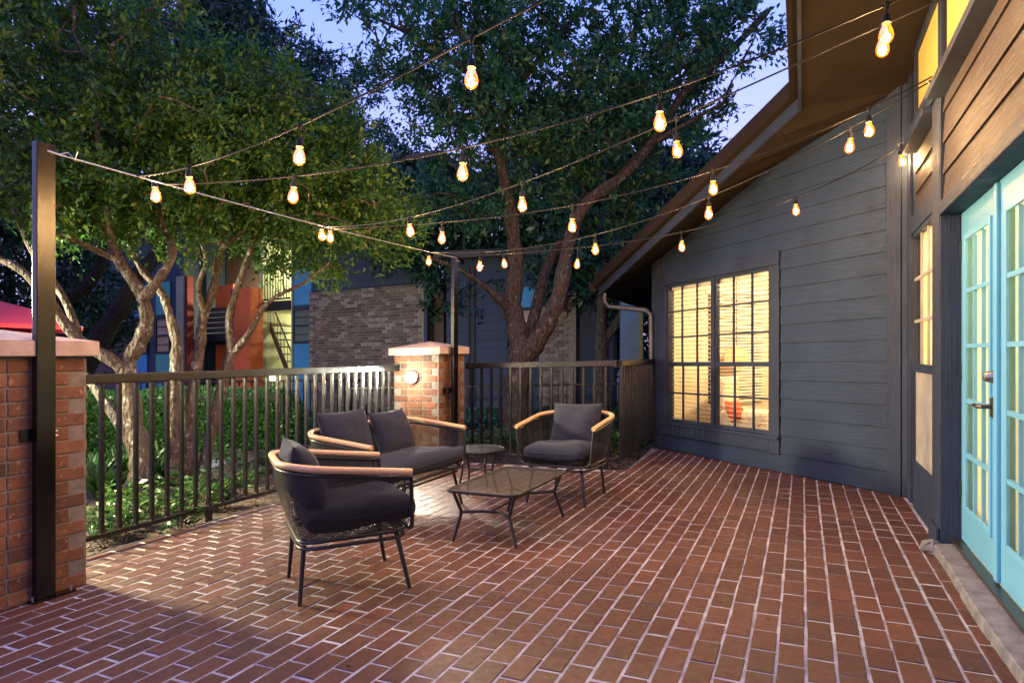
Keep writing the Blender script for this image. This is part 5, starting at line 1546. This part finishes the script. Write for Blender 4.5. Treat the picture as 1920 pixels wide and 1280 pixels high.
# window column s -0.68..0
def apt_window(s0, s1, z0, z1, d, top, bottom, frame='apt_navy', glass='apt_win', curtain_=None):
    w = ab('window', frame, s0, s1, z1, z1 + 0.09, d - 0.05, d)
    for a, b_ in ((s0, s0 + 0.06), (s1 - 0.06, s1)): sub('frame', frame, FF, a, b_, z0, z1, d - 0.05, d, w)
    zm = (z0 + z1) / 2
    for z in (z0, zm - 0.03, z1 - 0.05): sub('sash', frame, FF, s0 + 0.06, s1 - 0.06, z, z + 0.06, d - 0.045, d, w)
    for k in (0.25, 0.75): sub('muntin', frame, FF, s0 + 0.06, s1 - 0.06, z0 + (z1 - z0) * k - 0.012, z0 + (z1 - z0) * k + 0.012, d - 0.04, d, w)
    sub('pane', curtain_ or glass, FF, s0 + 0.06, s1 - 0.06, z0, z1, d - 0.012, d + 0.02, w)
    if bottom: ab('panel', bottom, s0 + 0.03, s1 - 0.03, G0, z0 - 0.02, d - 0.03, d)
    if top: ab('panel', top, s0 + 0.03, s1 - 0.03, z1 + 0.10, z1 + 1.1, d - 0.03, d)
ab('wall_core', 'apt_navy', -0.75, -0.01, G0, 6.0, 0.16, 4.0)
apt_window(-0.70, -0.02, 1.78, 2.72, 0.15, 'apt_blue', 'apt_blue')
# stairwell s -1.72..-0.75
ab('back_wall', 'apt_green', -1.95, -0.76, G0, 6.0, 2.4, 2.5); ab('side_wall', 'apt_green', -0.84, -0.76, G0, 6.0, 0.2, 2.4); ab('side_wall', 'apt_green', -2.0, -1.93, G0, 6.0, 0.2, 2.4)
ab('landing', 'apt_dark', -1.93, -0.85, 2.72, 2.98, 0.15, 1.2); ab('ceiling', 'apt_green', -1.93, -0.85, 2.70, 2.718, 0.2, 2.38); ab('landing', 'apt_dark', -1.93, -0.85, 5.4, 5.6, 0.15, 2.38)
q = MB()
for i in range(9): q.pbox(FF, -1.90, -0.90, 0.15 + i * 0.0, 0.19, 0.5, 0.6) if False else None
st = MB()
for i in range(10):
    s = -1.88 + i * 0.10; z = 2.35 - i * 0.21
    b_ = MB(); b_.pbox(FF, s, s + 0.22, z - 0.03, z, 0.55, 1.35); b_.build('stair_tread', M['apt_brown'], apt)
q = MB(); q.prism([(-1.92, 2.42), (-1.92, 2.18), (-0.86, 0.05), (-0.86, 0.30)], FF, 0.48, 0.54); q.build('stair_stringer', M['apt_brown'], apt)
hr = MB(); hr.tube([FF(-1.92, 3.1, 0.5), FF(-0.86, 1.05, 0.5)], 0.02, 6); hr.build('handrail', M['apt_dark'], apt)
for i in range(9):
    f = i / 8; b_ = MB(); b_.tube([FF(-1.9 + 1.03 * f, 2.3 - 2.0 * f, 0.5), FF(-1.9 + 1.03 * f, 3.05 - 1.98 * f, 0.5)], 0.009, 5); b_.build('baluster', M['apt_dark'], apt)
b_ = MB(); b_.pbox(FF, -1.93, -0.85, 3.85, 3.9, 0.16, 0.2); b_.pbox(FF, -1.93, -0.85, 3.02, 3.06, 0.16, 0.2); b_.build('railing', M['apt_dark'], apt)
for i in range(11):
    b_ = MB(); b_.pbox(FF, -1.9 + i * 0.1, -1.885 + i * 0.1, 3.06, 3.85, 0.17, 0.19); b_.build('baluster', M['apt_dark'], apt)
# orange piers and recess
ab('orange_pier', 'apt_orange', -2.42, -1.78, G0, 3.35, -0.35, 0.1); ab('pier_side', 'apt_red', -2.55, -2.42, G0, 3.35, -0.35, 0.1)
ab('back_wall', 'apt_brown', -4.95, -2.0, G0, 6.0, 1.6, 1.7)
ab('panel', 'apt_orange', -4.6, -3.85, 3.0, 3.7, 0.9, 0.95); ab('panel', 'apt_orange', -4.6, -4.0, G0, 1.85, 0.9, 0.95); ab('panel', 'apt_green', -3.98, -3.62, G0, 1.8, 0.92, 0.97)
ab('door', 'apt_dark', -3.6, -3.3, G0, 1.85, 0.92, 0.97); ab('panel', 'apt_teal', -3.28, -3.0, G0, 1.8, 0.92, 0.97)
ab('landing', 'apt_dark', -4.9, -2.3, 1.95, 2.18, 0.55, 1.58)
for i in range(5):
    z = 2.22 + i * 0.155
    ab('slat', 'apt_brown', -4.75, -2.55, z, z + 0.125, 0.52, 0.55)
ab('landing', 'apt_dark', -4.9, -2.3, 5.0, 5.2, 0.5, 1.58)
ab('column', 'apt_beige', -5.02, -4.72, G0, 3.9, -0.15, 0.15); ab('column', 'apt_red', -4.72, -4.60, G0, 3.9, -0.1, 0.1)
ab('wall_core', 'apt_navy', -7.55, -5.02, G0, 6.0, 0.1, 4.0)
apt_window(-6.25, -5.55, 1.62, 2.72, 0.09, 'apt_teal', 'apt_teal', 'apt_dark', 'apt_win', 'apt_curtain')
apt_window(-7.3, -6.6, 1.62, 2.72, 0.09, 'apt_blue', 'apt_blue', 'apt_dark', 'apt_win', 'apt_curtain')
ab('wall_core', 'pillar_mortar', -13.0, -7.55, G0, 2.72, 0.36, 4.0)
lap_wall(-13.0, -7.55, 2.74, 6.0, 0.3, 'apt_navy')
b = MB(); b.prism([(-13.2, 6.0), (4.3, 6.0), (4.3, 6.15), (-13.2, 6.15)], FF, -0.5, 5.0); b.build('roof', M['roof'], apt)
# building lamps
def bulkhead(label, p, power, col):
    r_ = empty('bulkhead_lamp', tuple(p), label, 'lamp')
    q = MB(); q.lathe([(0.03, -0.09), (0.075, -0.06), (0.085, 0.0), (0.07, 0.05)], Matrix.Translation(p), 12); q.build('lamp_globe', M['lamp_white'], r_, True)
    point('lamp_light', p + V(0.03, -0.18, -0.04), power, col, 0.08, r_)
bulkhead('lit globe lamp on the upper stair landing', FF(-1.25, 4.0, 1.6), 55, (1.0, 0.97, 0.72))
bulkhead('lit globe lamp on the stairwell wall under the landing', FF(-1.15, 2.2, 2.2), 45, (1.0, 0.97, 0.72))
bulkhead('lit lamp in the orange entrance recess', FF(-3.3, 2.9, 1.2), 140, (1.0, 0.85, 0.45))
gl = W3(514, 708, 13.2)
bol = empty('path_light', (gl.x, gl.y, g(gl.x) - 0.05), 'small lit path light in front of the stairwell', 'lamp')
q = MB(); q.tube([V(gl.x, gl.y, g(gl.x) - 0.06), V(gl.x, gl.y, gl.z - 0.08)], 0.025, 8); q.build('pole', M['black_metal'], bol)
q = MB(); q.box(gl.x - 0.10, gl.x + 0.10, gl.y - 0.06, gl.y + 0.06, gl.z - 0.08, gl.z + 0.05); q.build('lens', M['lamp_warm'], bol)
point('lamp_light', gl + V(0, -0.16, 0.0), 60, (1.0, 0.95, 0.55), 0.08, bol)

# ------------------------------------------------------------------ buildings right of the corner post
FG = frame_fn((-1.95, 15.0), (0.995, -0.10), (0.10, 0.995))
nb = empty('apartment_building', (0, 15.5, 0), 'navy sided building with brick bay behind the oak trunk', 'building')
lap_wall(0.4, 1.85, G0, 3.6, 0.0, 'apt_navy', FG, nb); lap_wall(1.85, 4.4, 2.7, 3.6, 0.05, 'apt_navy', FG, nb)
hb('wall_core', 'apt_navy', FG, 0.4, 4.4, G0, 3.6, 0.12, 2.0, parent=nb)
hb('downpipe', 'apt_dark', FG, 0.90, 0.96, G0, 3.4, -0.06, -0.02, parent=nb); hb('downpipe', 'apt_dark', FG, 1.03, 1.08, G0, 3.4, -0.06, -0.02, parent=nb)
w = hb('window', 'apt_dark', FG, 2.15, 2.55, 2.35, 2.42, -0.02, 0.04, parent=nb)
sub('pane', 'apt_win', FG, 2.18, 2.52, 1.62, 2.35, 0.0, 0.03, w); sub('sash', 'apt_dark', FG, 2.18, 2.52, 1.95, 2.0, -0.015, 0.0, w)
hb('panel', 'apt_blue', FG, 2.17, 2.53, 2.43, 2.9, -0.01, 0.03, parent=nb); hb('panel', 'apt_blue', FG, 1.87, 2.1, G0, 1.5, -0.01, 0.03, parent=nb)
q = MB(); q.t = []
for i in range(34):
    z = i * ch_; s = 2.62 + (bl_ / 2 if i % 2 else 0)
    while s < 3.15:
        k = rgb.randrange(2, 6); mt = Matrix.Translation(FG(s + bl_ / 2, z + ch_ / 2, -0.04)) @ Matrix.Rotation(-0.1, 4, 'Z')
        q.add([mt @ v.co for v in bm_sets[k].vertices], [tuple(f.vertices) for f in bm_sets[k].polygons]); q.t += [k / 5] * 6
        s += bl_
o = q.build('brickwork', M['far_brick'], nb); o['kind'] = 'stuff'
hb('bay_core', 'pillar_mortar', FG, 2.60, 3.45, G0, 2.72, -0.025, 0.12, parent=nb)
hb('roof', 'roof', FG, 0.2, 4.6, 3.6, 3.75, -0.4, 2.4, parent=nb)
FH = frame_fn((2.30, 12.6), (0.995, -0.1), (0.1, 0.995))
nb2 = empty('porch', (2.6, 12.7, 0), 'blue grey porch wall with pale column seen under the house gutter', 'porch')
mat2('porch_post', (0.12, 0.125, 0.07)); mat2('porch_blue', (0.07, 0.13, 0.23))
hb('wall', 'porch_blue', FH, -0.12, 0.22, G0, 2.6, 0.0, 0.4, parent=nb2); hb('column', 'porch_post', FH, 0.22, 0.30, G0, 2.6, -0.05, 0.1, parent=nb2); hb('beam', 'porch_blue', FH, -0.1, 1.2, 2.6, 2.8, -0.1, 0.5, parent=nb2)

# ------------------------------------------------------------------ floodlight post left of the frame (its beam falls across the patio)
lx, ly = -5.7, 5.25
lpst = empty('street_lamp', (lx, ly, g(lx)), 'black post with a warm floodlight head left of the umbrella', 'lamp')
q = MB(); q.tube([V(lx, ly, g(lx) - 0.06), V(lx, ly, 2.0)], [0.05, 0.04], 12); q.build('pole', M['black_metal'], lpst)
lh = V(lx, ly, 2.12); aim = V(-1.4, 4.2, 0.0)
Ml = Matrix.Translation(lh) @ (aim - lh).to_track_quat('-Z', 'Y').to_matrix().to_4x4()
q = MB(); q.box(-0.26, 0.26, -0.20, 0.20, -0.02, 0.10, Ml); q.build('lamp_head', M['black_metal'], lpst, bevel=0.01)
q = MB(); q.box(-0.24, 0.24, -0.18, 0.18, -0.026, -0.021, Ml); q.build('lens', M['lamp_warm'], lpst)
spot('flood_beam', lh + (aim - lh).normalized() * 0.42, aim, P_STREET, (1.0, 0.82, 0.46), 0.30, 100, 0.7, lpst)
lh2 = V(lx, ly + 0.02, 1.62); aim2 = V(-4.1, 8.6, 1.5)
Ml2 = Matrix.Translation(lh2) @ (aim2 - lh2).to_track_quat('-Z', 'Y').to_matrix().to_4x4()
q = MB(); q.box(-0.14, 0.14, -0.10, 0.10, -0.07, 0.03, Ml2); q.build('lamp_head', M['black_metal'], lpst, bevel=0.008)
q = MB(); q.box(-0.125, 0.125, -0.085, 0.085, -0.076, -0.071, Ml2); q.build('lens', M['lamp_warm'], lpst)
spot('garden_beam', lh2 + (aim2 - lh2).normalized() * 0.22, aim2, P_STREET * 0.5, (1.0, 0.92, 0.66), 0.12, 100, 0.8, lpst)
